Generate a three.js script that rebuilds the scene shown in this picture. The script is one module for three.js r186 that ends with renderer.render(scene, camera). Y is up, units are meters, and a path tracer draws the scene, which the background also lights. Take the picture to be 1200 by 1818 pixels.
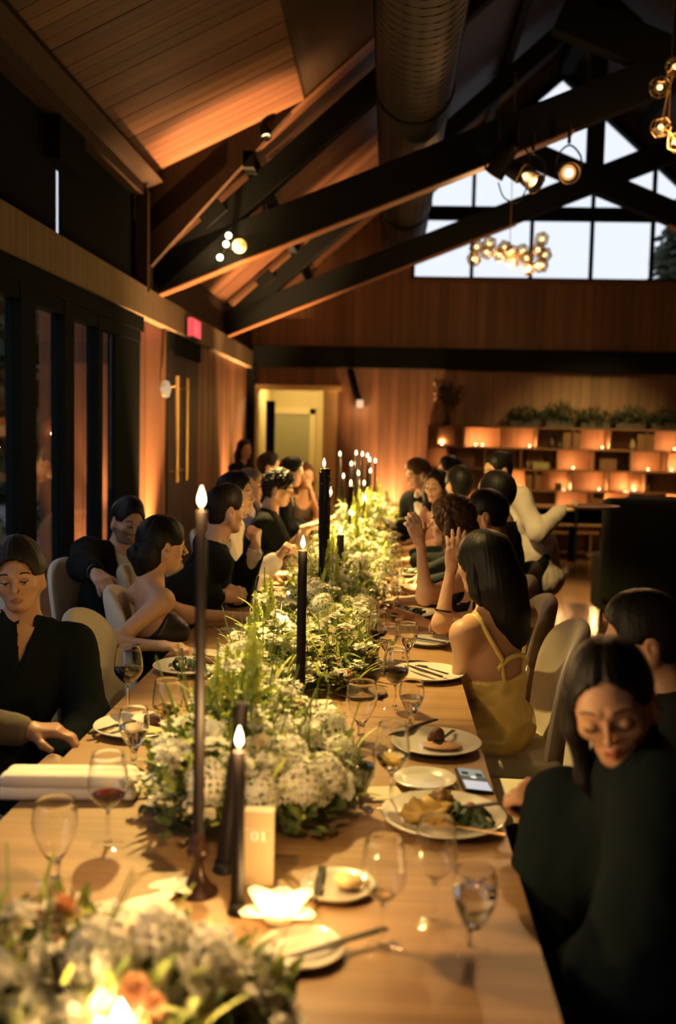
import * as THREE from 'three';
import { RoundedBoxGeometry } from 'three/addons/geometries/RoundedBoxGeometry.js';
import { mergeGeometries, toCreasedNormals } from 'three/addons/utils/BufferGeometryUtils.js';
import { ImprovedNoise } from 'three/addons/math/ImprovedNoise.js';
import { RectAreaLightUniformsLib } from 'three/addons/lights/RectAreaLightUniformsLib.js';

// ---------------------------------------------------------------- camera, sky, light, exposure
const scene = new THREE.Scene();
const camera = new THREE.PerspectiveCamera(54.46, 1200 / 1818, 0.05, 120);
camera.rotation.order = 'YXZ';
camera.position.set(0, 1.69, 0);
camera.rotation.set(THREE.MathUtils.degToRad(-4.62), THREE.MathUtils.degToRad(2.78), THREE.MathUtils.degToRad(1.2));
camera.focus = 3.8; camera.userData.fStop = 1.7;
scene.add(camera);
const renderer = new THREE.WebGLRenderer({ antialias: true });
renderer.toneMapping = THREE.LinearToneMapping;
renderer.toneMappingExposure = 1.0;
renderer.shadowMap.enabled = true;
RectAreaLightUniformsLib.init();
scene.background = new THREE.Color().setRGB(0.80, 0.85, 0.95);      // even dusk sky, blown out on the film
scene.backgroundIntensity = 1.2; 
const LUX = { flame: 0.5, tea: 0.2, shelfTea: 0.5, pin: 130, pinFar: 380, par: 16, wallUp: 200, ceilUp: 620, hall: 4, pier: 60, bulb: 0.8, shelfUp: 5, exit: 0.25, chandelier: 4, floor: 200 };
const WARM = new THREE.Color().setRGB(1, 0.50, 0.19), CANDLE = new THREE.Color().setRGB(1, 0.60, 0.22), PINC = new THREE.Color().setRGB(1, 0.68, 0.21);

// ---------------------------------------------------------------- helpers
const V3 = (x, y, z) => new THREE.Vector3(x, y, z), RAD = Math.PI / 180;
function rng(seed) { let a = seed >>> 0; return () => { a = (a + 0x6D2B79F5) | 0; let t = Math.imul(a ^ (a >>> 15), 1 | a); t = (t + Math.imul(t ^ (t >>> 7), 61 | t)) ^ t; return ((t ^ (t >>> 14)) >>> 0) / 4294967296; }; }
const perlin = new ImprovedNoise(), noise = (x, y, z) => perlin.noise(x + 37.3, y + 11.7, z + 5.1);
const lerp = (a, b, t) => a + (b - a) * t, clamp = (x, a, b) => Math.min(b, Math.max(a, x)), sstep = (a, b, x) => { const t = clamp((x - a) / (b - a), 0, 1); return t * t * (3 - 2 * t); };
const used = {};
function numbered(name) { const n = used[name] = (used[name] ?? -1) + 1; return n ? name + '_' + String(n).padStart(3, '0') : name; }
function tag(o, label, category, group) { o.userData.label = label; o.userData.category = category; if (group) o.userData.group = group; return o; }
function thing(name, label, category, p = [0, 0, 0], turn = 0, group) { const g = new THREE.Group(); g.name = numbered(name); g.position.set(...p); g.rotation.y = turn; scene.add(g); return tag(g, label, category, group); }
function shade(o) { o.castShadow = true; o.receiveShadow = true; return o; }
function part(name, geo, mat, parent, p) { const m = shade(new THREE.Mesh(geo, mat)); m.name = name; if (p) m.position.set(...p); parent.add(m); return m; }
function struct(name, geo, mat, p) { const m = shade(new THREE.Mesh(geo, mat)); m.name = name; m.userData.kind = 'structure'; if (p) m.position.set(...p); scene.add(m); return m; }
function structGroup(name) { const g = new THREE.Group(); g.name = name; g.userData.kind = 'structure'; scene.add(g); return g; }
function copyOf(o, p, turn, label) { const c = o.clone(); c.name = numbered(o.name.replace(/_\d+$/, '')); c.position.set(...p); c.rotation.y = turn ?? o.rotation.y; c.userData = { ...o.userData }; if (label) c.userData.label = label; scene.add(c); return c; }
const merge = (list) => mergeGeometries(list.map((g) => { const n = g.index ? g.toNonIndexed() : g; for (const k of Object.keys(n.attributes)) if (!['position', 'normal', 'uv', 'color'].includes(k)) n.deleteAttribute(k); return n; }));
const strip = (g, keep = ['position', 'normal']) => { for (const k of Object.keys(g.attributes)) if (!keep.includes(k)) g.deleteAttribute(k); return g; };
function box(w, h, d, x = 0, y = 0, z = 0) { // box with uv in metres
  const g = new THREE.BoxGeometry(w, h, d), uv = g.attributes.uv, n = g.attributes.normal;
  for (let i = 0; i < uv.count; i++) { const ax = Math.abs(n.getX(i)) > 0.5, ay = Math.abs(n.getY(i)) > 0.5; uv.setXY(i, uv.getX(i) * (ax ? d : w), uv.getY(i) * (ay ? d : h)); }
  return g.translate(x, y, z);
}
const rbox = (w, h, d, r, x = 0, y = 0, z = 0, s = 2) => new RoundedBoxGeometry(w, h, d, s, r).translate(x, y, z);
const cyl = (r0, r1, h, n = 24, x = 0, y = 0, z = 0) => new THREE.CylinderGeometry(r0, r1, h, n).translate(x, y, z);
const sph = (r, a = 16, b = 12, x = 0, y = 0, z = 0) => new THREE.SphereGeometry(r, a, b).translate(x, y, z);
const lathe = (pts, n = 40) => new THREE.LatheGeometry(pts.map((p) => new THREE.Vector2(p[0], p[1])), n);
const tube = (pts, r, n = 24, m = 8) => new THREE.TubeGeometry(new THREE.CatmullRomCurve3(pts.map((p) => V3(...p))), n, r, m, false);
function bar(a, b, w, h, roll = 0) { // rectangular bar between two points; h is measured upward, w sideways
  const A = V3(...a), B = V3(...b), L = A.distanceTo(B), g = box(w, h, L), q = new THREE.Matrix4().lookAt(A, B, V3(0, 1, 0));
  return g.rotateZ(roll).applyMatrix4(q).translate((A.x + B.x) / 2, (A.y + B.y) / 2, (A.z + B.z) / 2);
}
function warp(g, f) { const p = g.attributes.position, v = V3(0, 0, 0); for (let i = 0; i < p.count; i++) { v.fromBufferAttribute(p, i); f(v); p.setXYZ(i, v.x, v.y, v.z); } p.needsUpdate = true; g.computeVertexNormals(); return g; }

// ---------------------------------------------------------------- textures and materials
function dataTex(n, f, srgb, rx = 1, ry = 1) {
  const d = new Uint8Array(n * n * 4);
  for (let j = 0; j < n; j++) for (let i = 0; i < n; i++) { const c = f(i / n, j / n); for (let k = 0; k < 3; k++) d[(j * n + i) * 4 + k] = clamp(Math.round((Array.isArray(c) ? c[k] : c) * 255), 0, 255); d[(j * n + i) * 4 + 3] = 255; }
  const t = new THREE.DataTexture(d, n, n); t.wrapS = t.wrapT = THREE.RepeatWrapping; t.magFilter = THREE.LinearFilter; t.minFilter = THREE.LinearMipmapLinearFilter; t.generateMipmaps = true; if (srgb) t.colorSpace = THREE.SRGBColorSpace; t.repeat.set(rx, ry); t.needsUpdate = true; return t;
}
// wood grain running along v: tileable because it only uses periodic sums of sines plus wrapped noise
const wrapN = (u, v, fu, fv, s) => { const a = noise(u * fu, v * fv, s), b = noise((u - 1) * fu, v * fv, s), c = noise(u * fu, (v - 1) * fv, s), d = noise((u - 1) * fu, (v - 1) * fv, s); return lerp(lerp(a, b, u), lerp(c, d, u), v); };
const grain = (u, v, s) => 0.5 + 0.26 * wrapN(u, v, 14, 1.2, s) + 0.24 * wrapN(u, v, 48, 2.4, s + 9) + 0.2 * wrapN(u, v, 120, 6, s + 3);
const woodTex = dataTex(512, (u, v) => { const g = clamp(grain(u, v, 1), 0, 1); return [lerp(0.62, 1, g), lerp(0.55, 0.98, g), lerp(0.48, 0.95, g)]; }, true);
const woodBump = dataTex(512, (u, v) => clamp(grain(u, v, 1), 0, 1), false);
const clothBump = dataTex(256, (u, v) => 0.5 + 0.25 * Math.sin(u * Math.PI * 2 * 48) * Math.sin(v * Math.PI * 2 * 48) + 0.25 * wrapN(u, v, 30, 30, 4), false);
const mottle = dataTex(512, (u, v) => { const g = 0.5 + 0.5 * wrapN(u, v, 6, 6, 2) + 0.3 * wrapN(u, v, 22, 22, 7); return [lerp(0.8, 1, g), lerp(0.8, 1, g), lerp(0.8, 1, g)]; }, true);
const std = (c, rough = 0.6, o = {}) => new THREE.MeshStandardMaterial({ color: Array.isArray(c) ? new THREE.Color().setRGB(...c) : c, roughness: rough, ...o });
const phys = (c, rough, o = {}) => new THREE.MeshPhysicalMaterial({ color: Array.isArray(c) ? new THREE.Color().setRGB(...c) : c, roughness: rough, ...o });
const glow = (c, k) => new THREE.MeshStandardMaterial({ color: 0x000000, emissive: new THREE.Color().setRGB(...c), emissiveIntensity: k, roughness: 1 });
function tex(t, rx, ry, rot = 0) { const c = t.clone(); c.repeat.set(rx, ry); c.rotation = rot; c.needsUpdate = true; return c; }
const wmap = tex(woodTex, 1.6, 0.55), wbmp = tex(woodBump, 1.6, 0.55);
const M = {
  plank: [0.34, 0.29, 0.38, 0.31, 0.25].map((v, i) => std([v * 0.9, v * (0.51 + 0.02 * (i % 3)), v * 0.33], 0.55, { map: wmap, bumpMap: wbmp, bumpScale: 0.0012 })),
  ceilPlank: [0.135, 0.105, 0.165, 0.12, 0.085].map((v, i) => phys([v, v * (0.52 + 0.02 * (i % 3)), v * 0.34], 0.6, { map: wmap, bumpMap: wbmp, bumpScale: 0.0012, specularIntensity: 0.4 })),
  roofDark: phys([0.05, 0.035, 0.027], 0.7, { map: wmap, specularIntensity: 0.3 }), wallPlank: [0.24, 0.20, 0.28, 0.22, 0.17].map((v, i) => std([v, v * (0.5 + 0.02 * (i % 3)), v * 0.26], 0.5, { map: wmap, bumpMap: wbmp, bumpScale: 0.0012 })),
  darkBeam: phys([0.011, 0.0135, 0.014], 1, { specularIntensity: 0.05 }), darkFrame: phys([0.008, 0.0105, 0.011], 1, { specularIntensity: 0.05 }), sillAndLitEdge: std([0.3, 0.15, 0.07], 0.5, { map: wmap }),
  header: phys([0.24, 0.21, 0.155], 0.9, { map: wmap, specularIntensity: 0.2 }),
  floor: phys([0.20, 0.105, 0.05], 0.2, { map: tex(mottle, 0.5, 0.5), clearcoat: 0.5, clearcoatRoughness: 0.12 }),
  table: [0.47, 0.43, 0.50].map((v) => std([v, v * 0.66, v * 0.36], 0.42, { map: tex(woodTex, 1.1, 0.45, Math.PI / 2), bumpMap: tex(woodBump, 1.1, 0.45, Math.PI / 2), bumpScale: 0.0006 })),
  cream: std([0.62, 0.56, 0.46], 0.9, { bumpMap: tex(clothBump, 6, 6), bumpScale: 0.0008 }), leg: std([0.03, 0.025, 0.02], 0.5),
  china: phys([0.60, 0.57, 0.51], 0.22, { clearcoat: 0.4 }), greyChina: phys([0.42, 0.38, 0.30], 0.3, { clearcoat: 0.3 }),
  thinGlass: phys([1, 1, 1], 0.0, { transmission: 1, thickness: 0, ior: 1.5 }), glass: phys([1, 1, 1], 0.0, { transmission: 1, thickness: 0.002, ior: 1.5 }), water: phys([1, 1, 1], 0.0, { transmission: 1, thickness: 0.05, ior: 1.33 }),
  redWine: phys([1, 1, 1], 0.0, { transmission: 1, thickness: 0.05, ior: 1.34, attenuationColor: new THREE.Color().setRGB(0.35, 0.015, 0.02), attenuationDistance: 0.008 }),
  whiteWine: phys([1, 1, 1], 0.0, { transmission: 1, thickness: 0.05, ior: 1.34, attenuationColor: new THREE.Color().setRGB(0.95, 0.75, 0.3), attenuationDistance: 0.05 }),
  pane: phys([1, 1, 1], 0.0, { transmission: 1, thickness: 0, ior: 1.5 }),
  blackWax: phys([0.008, 0.005, 0.005], 0.55, { specularIntensity: 0.45 }), wick: std([0.01, 0.01, 0.01], 1), flame: glow([1, 0.74, 0.38], 14), tea: glow([1, 0.66, 0.30], 9),
  cutlery: phys([0.035, 0.03, 0.028], 0.3, { metalness: 0.6 }), gold: std([0.75, 0.5, 0.2], 0.25, { metalness: 1 }), brass: std([0.80, 0.58, 0.24], 0.5, { metalness: 1 }),
  linen: std([0.72, 0.66, 0.58], 0.95, { bumpMap: tex(clothBump, 8, 8), bumpScale: 0.0008 }), paper: std([0.56, 0.48, 0.36], 0.8),
  black: phys([0.008, 0.0105, 0.011], 1, { specularIntensity: 0.03 }), satinBlack: phys([0.008, 0.0085, 0.009], 0.5, { specularIntensity: 0.5 }),
};
// ---------------------------------------------------------------- implicit surfaces
class Grid {
  constructor(min, max, h, k = 60) { this.h = h; this.k = k; this.o = min.map((v) => v - 2 * h); this.n = [0, 1, 2].map((i) => Math.ceil((max[i] - min[i]) / h) + 5); this.s = new Float32Array(this.n[0] * this.n[1] * this.n[2]); }
  span(lo, hi, f) { // f(x, y, z) gives a distance; added to the smooth union
    const { n, h, o, s, k } = this, m = 4.5 / k, i0 = [], i1 = [];
    for (let a = 0; a < 3; a++) { i0[a] = Math.max(0, Math.floor((lo[a] - m - o[a]) / h)); i1[a] = Math.min(n[a] - 1, Math.ceil((hi[a] + m - o[a]) / h)); }
    for (let z = i0[2]; z <= i1[2]; z++) for (let y = i0[1]; y <= i1[1]; y++) { let q = (z * n[1] + y) * n[0] + i0[0]; for (let x = i0[0]; x <= i1[0]; x++, q++) { const d = f(o[0] + x * h, o[1] + y * h, o[2] + z * h); if (d < m) s[q] += Math.exp(-k * Math.max(d, -0.5)); } }
    return this;
  }
  cap(a, b, ra, rb = ra) {
    const dx = b.x - a.x, dy = b.y - a.y, dz = b.z - a.z, L = dx * dx + dy * dy + dz * dz || 1e-9, R = Math.max(ra, rb);
    return this.span([Math.min(a.x, b.x) - R, Math.min(a.y, b.y) - R, Math.min(a.z, b.z) - R], [Math.max(a.x, b.x) + R, Math.max(a.y, b.y) + R, Math.max(a.z, b.z) + R], (x, y, z) => {
      const px = x - a.x, py = y - a.y, pz = z - a.z; let t = (px * dx + py * dy + pz * dz) / L; t = t < 0 ? 0 : t > 1 ? 1 : t;
      const ex = px - t * dx, ey = py - t * dy, ez = pz - t * dz; return Math.sqrt(ex * ex + ey * ey + ez * ez) - ra - (rb - ra) * t;
    });
  }
  ell(c, r, F, grow = 0) { // F = [left, up, forward] unit vectors
    const R = Math.max(...r) + grow, [l, u, f] = F || [V3(1, 0, 0), V3(0, 1, 0), V3(0, 0, 1)], rx = r[0] + grow, ry = r[1] + grow, rz = r[2] + grow;
    return this.span([c.x - R, c.y - R, c.z - R], [c.x + R, c.y + R, c.z + R], (x, y, z) => {
      const px = x - c.x, py = y - c.y, pz = z - c.z, a = (px * l.x + py * l.y + pz * l.z) / rx, b = (px * u.x + py * u.y + pz * u.z) / ry, e = (px * f.x + py * f.y + pz * f.z) / rz, k0 = Math.sqrt(a * a + b * b + e * e);
      if (k0 < 1e-4) return -Math.min(rx, ry, rz);
      return k0 * (k0 - 1) / Math.sqrt(a * a / rx / rx + b * b / ry / ry + e * e / rz / rz);
    });
  }
  done() { const { s, k } = this; for (let i = 0; i < s.length; i++) s[i] = s[i] > 0 ? -Math.log(s[i]) / k : 0.08; return this; }
  each(f) { const { n, h, o, s } = this; let q = 0; for (let z = 0; z < n[2]; z++) for (let y = 0; y < n[1]; y++) for (let x = 0; x < n[0]; x++, q++) if (s[q] < 0.06) s[q] = f(o[0] + x * h, o[1] + y * h, o[2] + z * h, s[q]); return this; }
  mesh() { // naive surface nets
    const { n, h, o, s } = this, [nx, ny, nz] = n, sx = 1, sy = nx, sz = nx * ny, id = new Int32Array(s.length).fill(-1), P = [], I = [];
    const corner = [0, sx, sy, sx + sy, sz, sx + sz, sy + sz, sx + sy + sz], E = [[0, 1], [0, 2], [0, 4], [1, 3], [1, 5], [2, 3], [2, 6], [3, 7], [4, 5], [4, 6], [5, 7], [6, 7]];
    for (let z = 0; z < nz - 1; z++) for (let y = 0; y < ny - 1; y++) for (let x = 0; x < nx - 1; x++) {
      const q = z * sz + y * sy + x; let mask = 0; for (let c = 0; c < 8; c++) if (s[q + corner[c]] < 0) mask |= 1 << c;
      if (mask === 0 || mask === 255) continue;
      let ax = 0, ay = 0, az = 0, m = 0;
      for (const [a, b] of E) { if (((mask >> a) & 1) === ((mask >> b) & 1)) continue; const va = s[q + corner[a]], vb = s[q + corner[b]], t = va / (va - vb); ax += lerp(a & 1, b & 1, t); ay += lerp((a >> 1) & 1, (b >> 1) & 1, t); az += lerp(a >> 2, b >> 2, t); m++; }
      id[q] = P.length / 3; P.push(o[0] + (x + ax / m) * h, o[1] + (y + ay / m) * h, o[2] + (z + az / m) * h);
    }
    const quad = (a, b, c, d, flip) => { if (a < 0 || b < 0 || c < 0 || d < 0) return; if (flip) I.push(a, c, b, a, d, c); else I.push(a, b, c, a, c, d); };
    for (let z = 1; z < nz - 1; z++) for (let y = 1; y < ny - 1; y++) for (let x = 1; x < nx - 1; x++) {
      const q = z * sz + y * sy + x, v = s[q] < 0;
      if (v !== s[q + sx] < 0) quad(id[q], id[q - sy], id[q - sy - sz], id[q - sz], v === false ? false : true);
      if (v !== s[q + sy] < 0) quad(id[q], id[q - sz], id[q - sx - sz], id[q - sx], v === false ? false : true);
      if (v !== s[q + sz] < 0) quad(id[q], id[q - sx], id[q - sx - sy], id[q - sy], v === false ? false : true);
    }
    const g = new THREE.BufferGeometry(); g.setAttribute('position', new THREE.BufferAttribute(new Float32Array(P), 3)); g.setIndex(I); g.computeVertexNormals(); return g;
  }
}
const smaxf = (a, b, k) => { const h = Math.max(k - Math.abs(a - b), 0) / k; return Math.max(a, b) + h * h * k * 0.25; };
function colour(g, c) { const n = g.attributes.position.count, a = new Float32Array(n * 3), p = g.attributes.position; for (let i = 0; i < n; i++) { const k = typeof c === 'function' ? c(p.getX(i), p.getY(i), p.getZ(i)) : c; a.set(k, i * 3); } g.setAttribute('color', new THREE.BufferAttribute(a, 3)); return g; }
function bump3(g, amp, fr, seed, fy = fr) { const p = g.attributes.position, n = g.attributes.normal; for (let i = 0; i < p.count; i++) { const x = p.getX(i), y = p.getY(i), z = p.getZ(i), d = amp * (noise(x * fr + seed, y * fy, z * fr) + 0.5 * noise(x * fr * 2.1, y * fy * 2.1 + seed, z * fr * 2.1)); p.setXYZ(i, x + n.getX(i) * d, y + n.getY(i) * d, z + n.getZ(i) * d); } g.computeVertexNormals(); return g; }
// ================================================================ the room: left wall x = -2.07, far wall z = -14.7, ridge x = 2.38
const WL = -2.07, ZF = -14.7, ZB = 2.2, RX = 2.38, XR = 2 * RX - WL, RS = 0.88, ceilY = (x) => 7.15 - RS * Math.abs(x - RX), dormY = (x) => 3.78 + 0.48 * (x + 2.02), ZD = -8.3, XD = -0.755;
struct('floor', box(XR - WL + 0.6, 0.2, ZB - ZF + 0.6, (WL + XR) / 2, -0.1, (ZB + ZF) / 2), M.floor);
const rw = rng(11);
function plankGeo(w, h, d, x, y, z) { const g = box(w - 0.006, h, d, x, y, z), uv = g.attributes.uv, a = rw() * 3, b = rw() * 3; for (let i = 0; i < uv.count; i++) uv.setXY(i, uv.getX(i) + a, uv.getY(i) + b); return g; }
const pick = (a) => a[Math.floor(rw() * a.length)];
// far wall: vertical planks below and above the dark band, with a door opening and the gable window
const wf = structGroup('wall_far');
{
  const back = [], slab = std([0.05, 0.035, 0.025], 0.8), D0 = -1.93, D1 = -0.86, DT = 2.3, W0 = 0.28, W1 = 2 * RX - 0.28, WB = 3.92, glassTop = (x) => Math.min(5.6 + 9, 6.78 - RS * Math.abs(x - RX));
  const pane = (x0, x1, y0, y1) => back.push(box(x1 - x0, y1 - y0, 0.16, (x0 + x1) / 2, (y0 + y1) / 2, ZF - 0.12));
  pane(WL - 0.2, D0, 0, 3.3); pane(D0, D1, DT, 3.3); pane(D1, XR + 0.2, 0, WB); pane(WL - 0.2, D1, 3.3, WB);
  for (let x = WL; x < W0 - 0.01; x += 0.1) back.push(box(0.1, Math.max(0.02, ceilY(x + 0.05) + 0.1 - WB), 0.16, x + 0.05, (WB + ceilY(x + 0.05) + 0.1) / 2, ZF - 0.12));
  for (let x = W1; x < XR; x += 0.1) back.push(box(0.1, Math.max(0.02, ceilY(x + 0.05) + 0.1 - WB), 0.16, x + 0.05, (WB + ceilY(x + 0.05) + 0.1) / 2, ZF - 0.12));
  for (const s of [-1, 1]) back.push(bar([RX, 7.0, ZF - 0.12], [RX + s * (RX - W0 + 0.05), 7.0 - RS * (RX - W0 + 0.05), ZF - 0.12], 0.16, 0.33));
  part('backing', merge(back), slab, wf);
  const pw = 0.1385;
  for (let x = WL + pw / 2; x < XR; x += pw) {
    const inDoor = x > D0 - 0.06 && x < D1 + 0.06, y0 = inDoor ? DT + 0.04 : 0, mat = pick(M.plank), dz = ZF - 0.02 + rw() * 0.006;
    part('plank', plankGeo(pw, 2.62 - y0, 0.03, x, (2.62 + y0) / 2, dz), mat, wf);
    const top = x > W0 - 0.05 && x < W1 + 0.05 ? WB - 0.04 : Math.max(3.0, ceilY(x));
    part('plank', plankGeo(pw, top - 2.9, 0.03, x, (top + 2.9) / 2, dz), pick(M.plank), wf);
  }
  struct('trim_1', box(XR - WL, 0.3, 0.16, (WL + XR) / 2, 2.77, ZF + 0.06), M.darkBeam);                // dark steel band across the far wall
  struct('trim_2', box(W1 - W0 + 0.2, 0.035, 0.1, RX, WB - 0.02, ZF + 0.03), M.sillAndLitEdge);               // wooden sill
  // gable window: mullions, transom, sloped frame, panes
  const win = structGroup('window_1'), fr = [], vx = [W0, 1.15, 2.0, 2.86, 3.72, W1];
  for (const x of vx) part('mullion', box(0.05, glassTop(x) - WB + 0.02, 0.08, x, (glassTop(x) + WB) / 2, ZF - 0.06), M.darkFrame, win);
  part('transom', box(W1 - W0, 0.19, 0.1, RX, 4.87, ZF - 0.05), M.darkFrame, win);
  part('window_frame', merge([box(W1 - W0, 0.05, 0.1, RX, WB + 0.015, ZF - 0.05), ...[-1, 1].map((s) => bar([RX, 6.82, ZF - 0.05], [RX + s * (RX - W0 + 0.03), 6.82 - RS * (RX - W0 + 0.03), ZF - 0.05], 0.12, 0.09))]), M.darkFrame, win);
  for (let i = 0; i < 5; i++) for (const [lo, hi] of [[WB, 4.78], [4.96, 99]]) {
    const a = vx[i] + 0.025, b = vx[i + 1] - 0.025, ya = Math.min(hi, glassTop(a)), yb = Math.min(hi, glassTop(b)), s = new THREE.Shape(); if (Math.max(ya, yb) < lo + 0.05) continue;
    s.moveTo(a, lo); s.lineTo(b, lo); s.lineTo(b, Math.max(lo, yb)); if (a < RX && b > RX && hi > 50) s.lineTo(RX, glassTop(RX)); s.lineTo(a, Math.max(lo, ya));
    part('pane', new THREE.ExtrudeGeometry(s, { depth: 0.006, bevelEnabled: false }).translate(0, 0, ZF - 0.075), M.pane, win);
  }
  // lit hall behind the far doorway
  const hall = structGroup('hall'), hp = std([0.55, 0.43, 0.20], 0.7), H0 = D0, H1 = D1 + 0.3;
  part('hall_shell', merge([box(0.1, 2.6, 1.7, H0 - 0.06, 1.3, ZF - 1.06), box(0.1, 2.6, 1.7, H1 + 0.05, 1.3, ZF - 1.06), box(H1 - H0 + 0.3, 0.1, 1.7, (H0 + H1) / 2, 2.6, ZF - 1.06), box(H1 - H0 + 0.3, 2.6, 0.1, (H0 + H1) / 2, 1.3, ZF - 1.95), box(H1 - H0, 0.05, 1.7, (H0 + H1) / 2, -0.03, ZF - 1.06)]), hp, hall);
  const door = structGroup('door_1'), dw = std([0.62, 0.50, 0.24], 0.5);
  part('door_panel', box(0.62, 1.5, 0.03, -1.62, 1.2, ZF - 1.885), phys([0.32, 0.30, 0.16], 0.25, { clearcoat: 0.3 }), door);
  part('door_frame', merge([box(0.09, 2.06, 0.06, -1.97, 1.03, ZF - 1.88), box(0.09, 2.06, 0.06, -1.26, 1.03, ZF - 1.88), box(0.8, 0.11, 0.06, -1.615, 2.02, ZF - 1.88), box(0.8, 0.3, 0.05, -1.615, 0.15, ZF - 1.88)]), dw, door);
  part('handle', merge([cyl(0.012, 0.012, 0.05, 10).rotateX(Math.PI / 2).translate(-1.26, 1.0, ZF - 1.83), rbox(0.1, 0.02, 0.015, 0.006, -1.3, 1.0, ZF - 1.805)]), M.brass, door);
  const jamb = structGroup('trim_3'); // doorway casing
  part('casing', merge([box(0.07, DT, 0.2, D0 - 0.02, DT / 2, ZF + 0.02), box(0.2, DT + 0.02, 0.12, D1 + 0.0, DT / 2, ZF + 0.0), box(D1 - D0 + 0.28, 0.07, 0.2, (D0 + D1) / 2 + 0.02, DT + 0.02, ZF + 0.02)]), std([0.55, 0.42, 0.2], 0.55), jamb);
  part('dark_leaf', rbox(0.13, 2.1, 0.05, 0.01, D0 + 0.16, 1.08, ZF - 0.25), M.black, jamb);
  const hl = thing('hall_light', 'small round recessed ceiling light in the bright hall behind the far doorway', 'light', [-1.35, 2.53, ZF - 0.7]);
  part('trim_ring', lathe([[0.06, 0.02], [0.075, 0.02], [0.075, 0.0], [0.06, 0.0], [0.06, 0.02]], 24), dw, hl); part('lens', cyl(0.058, 0.058, 0.01, 24, 0, 0.012, 0), glow([1, 0.8, 0.45], 6), hl);
  const l = new THREE.PointLight(new THREE.Color().setRGB(1, 0.78, 0.36), LUX.hall, 0, 2); l.position.set(-1.35, 2.45, ZF - 0.7); l.castShadow = true; l.shadow.radius = 3; scene.add(l);
}
// left wall: header band, glazing, clerestory blinds, planked pieces, dark double door
struct('trim_4', box(0.16, 0.24, ZB - ZF, WL + 0.0, 2.71, (ZB + ZF) / 2), M.header);
const wl = structGroup('wall_left');
{
  const solid = [[-8.17, -9.24], [-10.76, ZF]], y2 = 2.59;
  for (const [a, b] of solid) {
    part('backing', box(0.12, y2, a - b, WL - 0.1, y2 / 2, (a + b) / 2), M.black, wl);
    for (let z = a - 0.066; z > b + 0.05; z -= 0.132) part('plank', plankGeo(0.03, y2, 0.126, WL - 0.02 + rw() * 0.006, y2 / 2, z), pick(M.wallPlank), wl);
  }
  part('upper_boarding', merge([box(0.14, 0.6, -8.3 - ZF, WL - 0.04, 3.1, (ZF - 8.3) / 2), box(0.14, 0.3, ZB - ZD, WL - 0.02, 3.72, (ZB + ZD) / 2)]), M.roofDark, wl);
  part('lintel', box(0.14, 0.12, ZB + 8.17, WL - 0.02, 2.53, (ZB - 8.17) / 2), M.darkFrame, wl);
  part('clerestory_post', box(0.1, 0.8, 0.07, WL + 0.03, 3.2, ZD + 0.12), M.roofDark, wl);
  part('ceiling_strip', bar([WL + 0.07, 3.69, ZB], [WL + 0.07, 3.69, ZD], 0.2, 0.05, 0.4), M.roofDark, wl);
  // clerestory: dark roller blinds with one narrow gap where the sky shows
  const cw = structGroup('window_2'); let k = 0;
  for (const [a, b] of [[ZB, 0.9], [0.88, -1.2], [-1.22, -3.3], [-3.32, -6.29], [-6.395, -8.2]]) part('blind', box(0.02, 0.78, a - b, WL - 0.06, 3.21, (a + b) / 2), M.black, cw);
  part('pane', box(0.006, 0.78, ZB - ZD, WL - 0.1, 3.21, (ZB + ZD) / 2), M.pane, cw);
  part('gap_stop', box(0.12, 0.28, 0.5, WL - 0.02, 3.45, -6.35), M.black, cw).scale.y = 1;  // black box added to close off the top of the sky gap
  // sliding glass doors
  const posts = [[-5.42, -5.66], [-6.17, -6.36], [-6.9, -7.0], [-4.35, -4.5], [-3.3, -3.45], [-2.2, -2.35], [-1.1, -1.25], [0, -0.15], [1.2, 1.05]];
  const gd = structGroup('window_3');
  for (const [a, b] of posts) part('post', box(0.09, 2.47, a - b, WL, 1.235, (a + b) / 2), M.darkFrame, gd);
  part('rail', merge([box(0.08, 0.1, ZB + 8.1, WL, 0.05, (ZB - 8.1) / 2), box(0.08, 0.1, ZB + 8.1, WL, 2.43, (ZB - 8.1) / 2)]), M.darkFrame, gd);
  part('folded_leaf', box(0.06, 2.47, 0.75, WL, 1.235, -7.75), M.black, gd); part('corner_post', box(0.1, 2.6, 0.08, WL - 0.04, 1.3, -8.12), M.darkFrame, gd);
  for (const [a, b] of [[-5.66, -6.17], [-6.36, -6.9], [-7.0, -7.36], [-4.5, -5.42], [-3.45, -4.35], [-2.35, -3.3], [-1.25, -2.2], [-0.15, -1.1], [1.05, 0]]) part('pane', box(0.006, 2.3, a - b, WL, 1.24, (a + b) / 2), M.pane, gd);
  // dark double door with brass pulls
  const dd = structGroup('door_2');
  part('door_leaf', rbox(0.06, 2.4, 0.74, 0.008, WL - 0.02, 1.2, -9.62), M.satinBlack, dd); part('door_leaf', rbox(0.06, 2.4, 0.74, 0.008, WL - 0.02, 1.2, -10.37), M.satinBlack, dd);
  part('door_head', box(0.1, 0.19, 1.52, WL - 0.02, 2.495, -10.0), M.darkFrame, dd);
  for (const z of [-9.33, -9.78]) { const h = part('handle', merge([cyl(0.02, 0.02, 1.0, 14, WL + 0.08, 1.68, z), cyl(0.008, 0.008, 0.09, 8).rotateZ(Math.PI / 2).translate(WL + 0.04, 2.08, z), cyl(0.008, 0.008, 0.09, 8).rotateZ(Math.PI / 2).translate(WL + 0.04, 1.28, z)]), M.brass, dd); }
  struct('trim_5', box(0.1, 2.6, 0.1, WL + 0.06, 1.3, ZF + 0.12), M.darkBeam);
}
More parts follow.
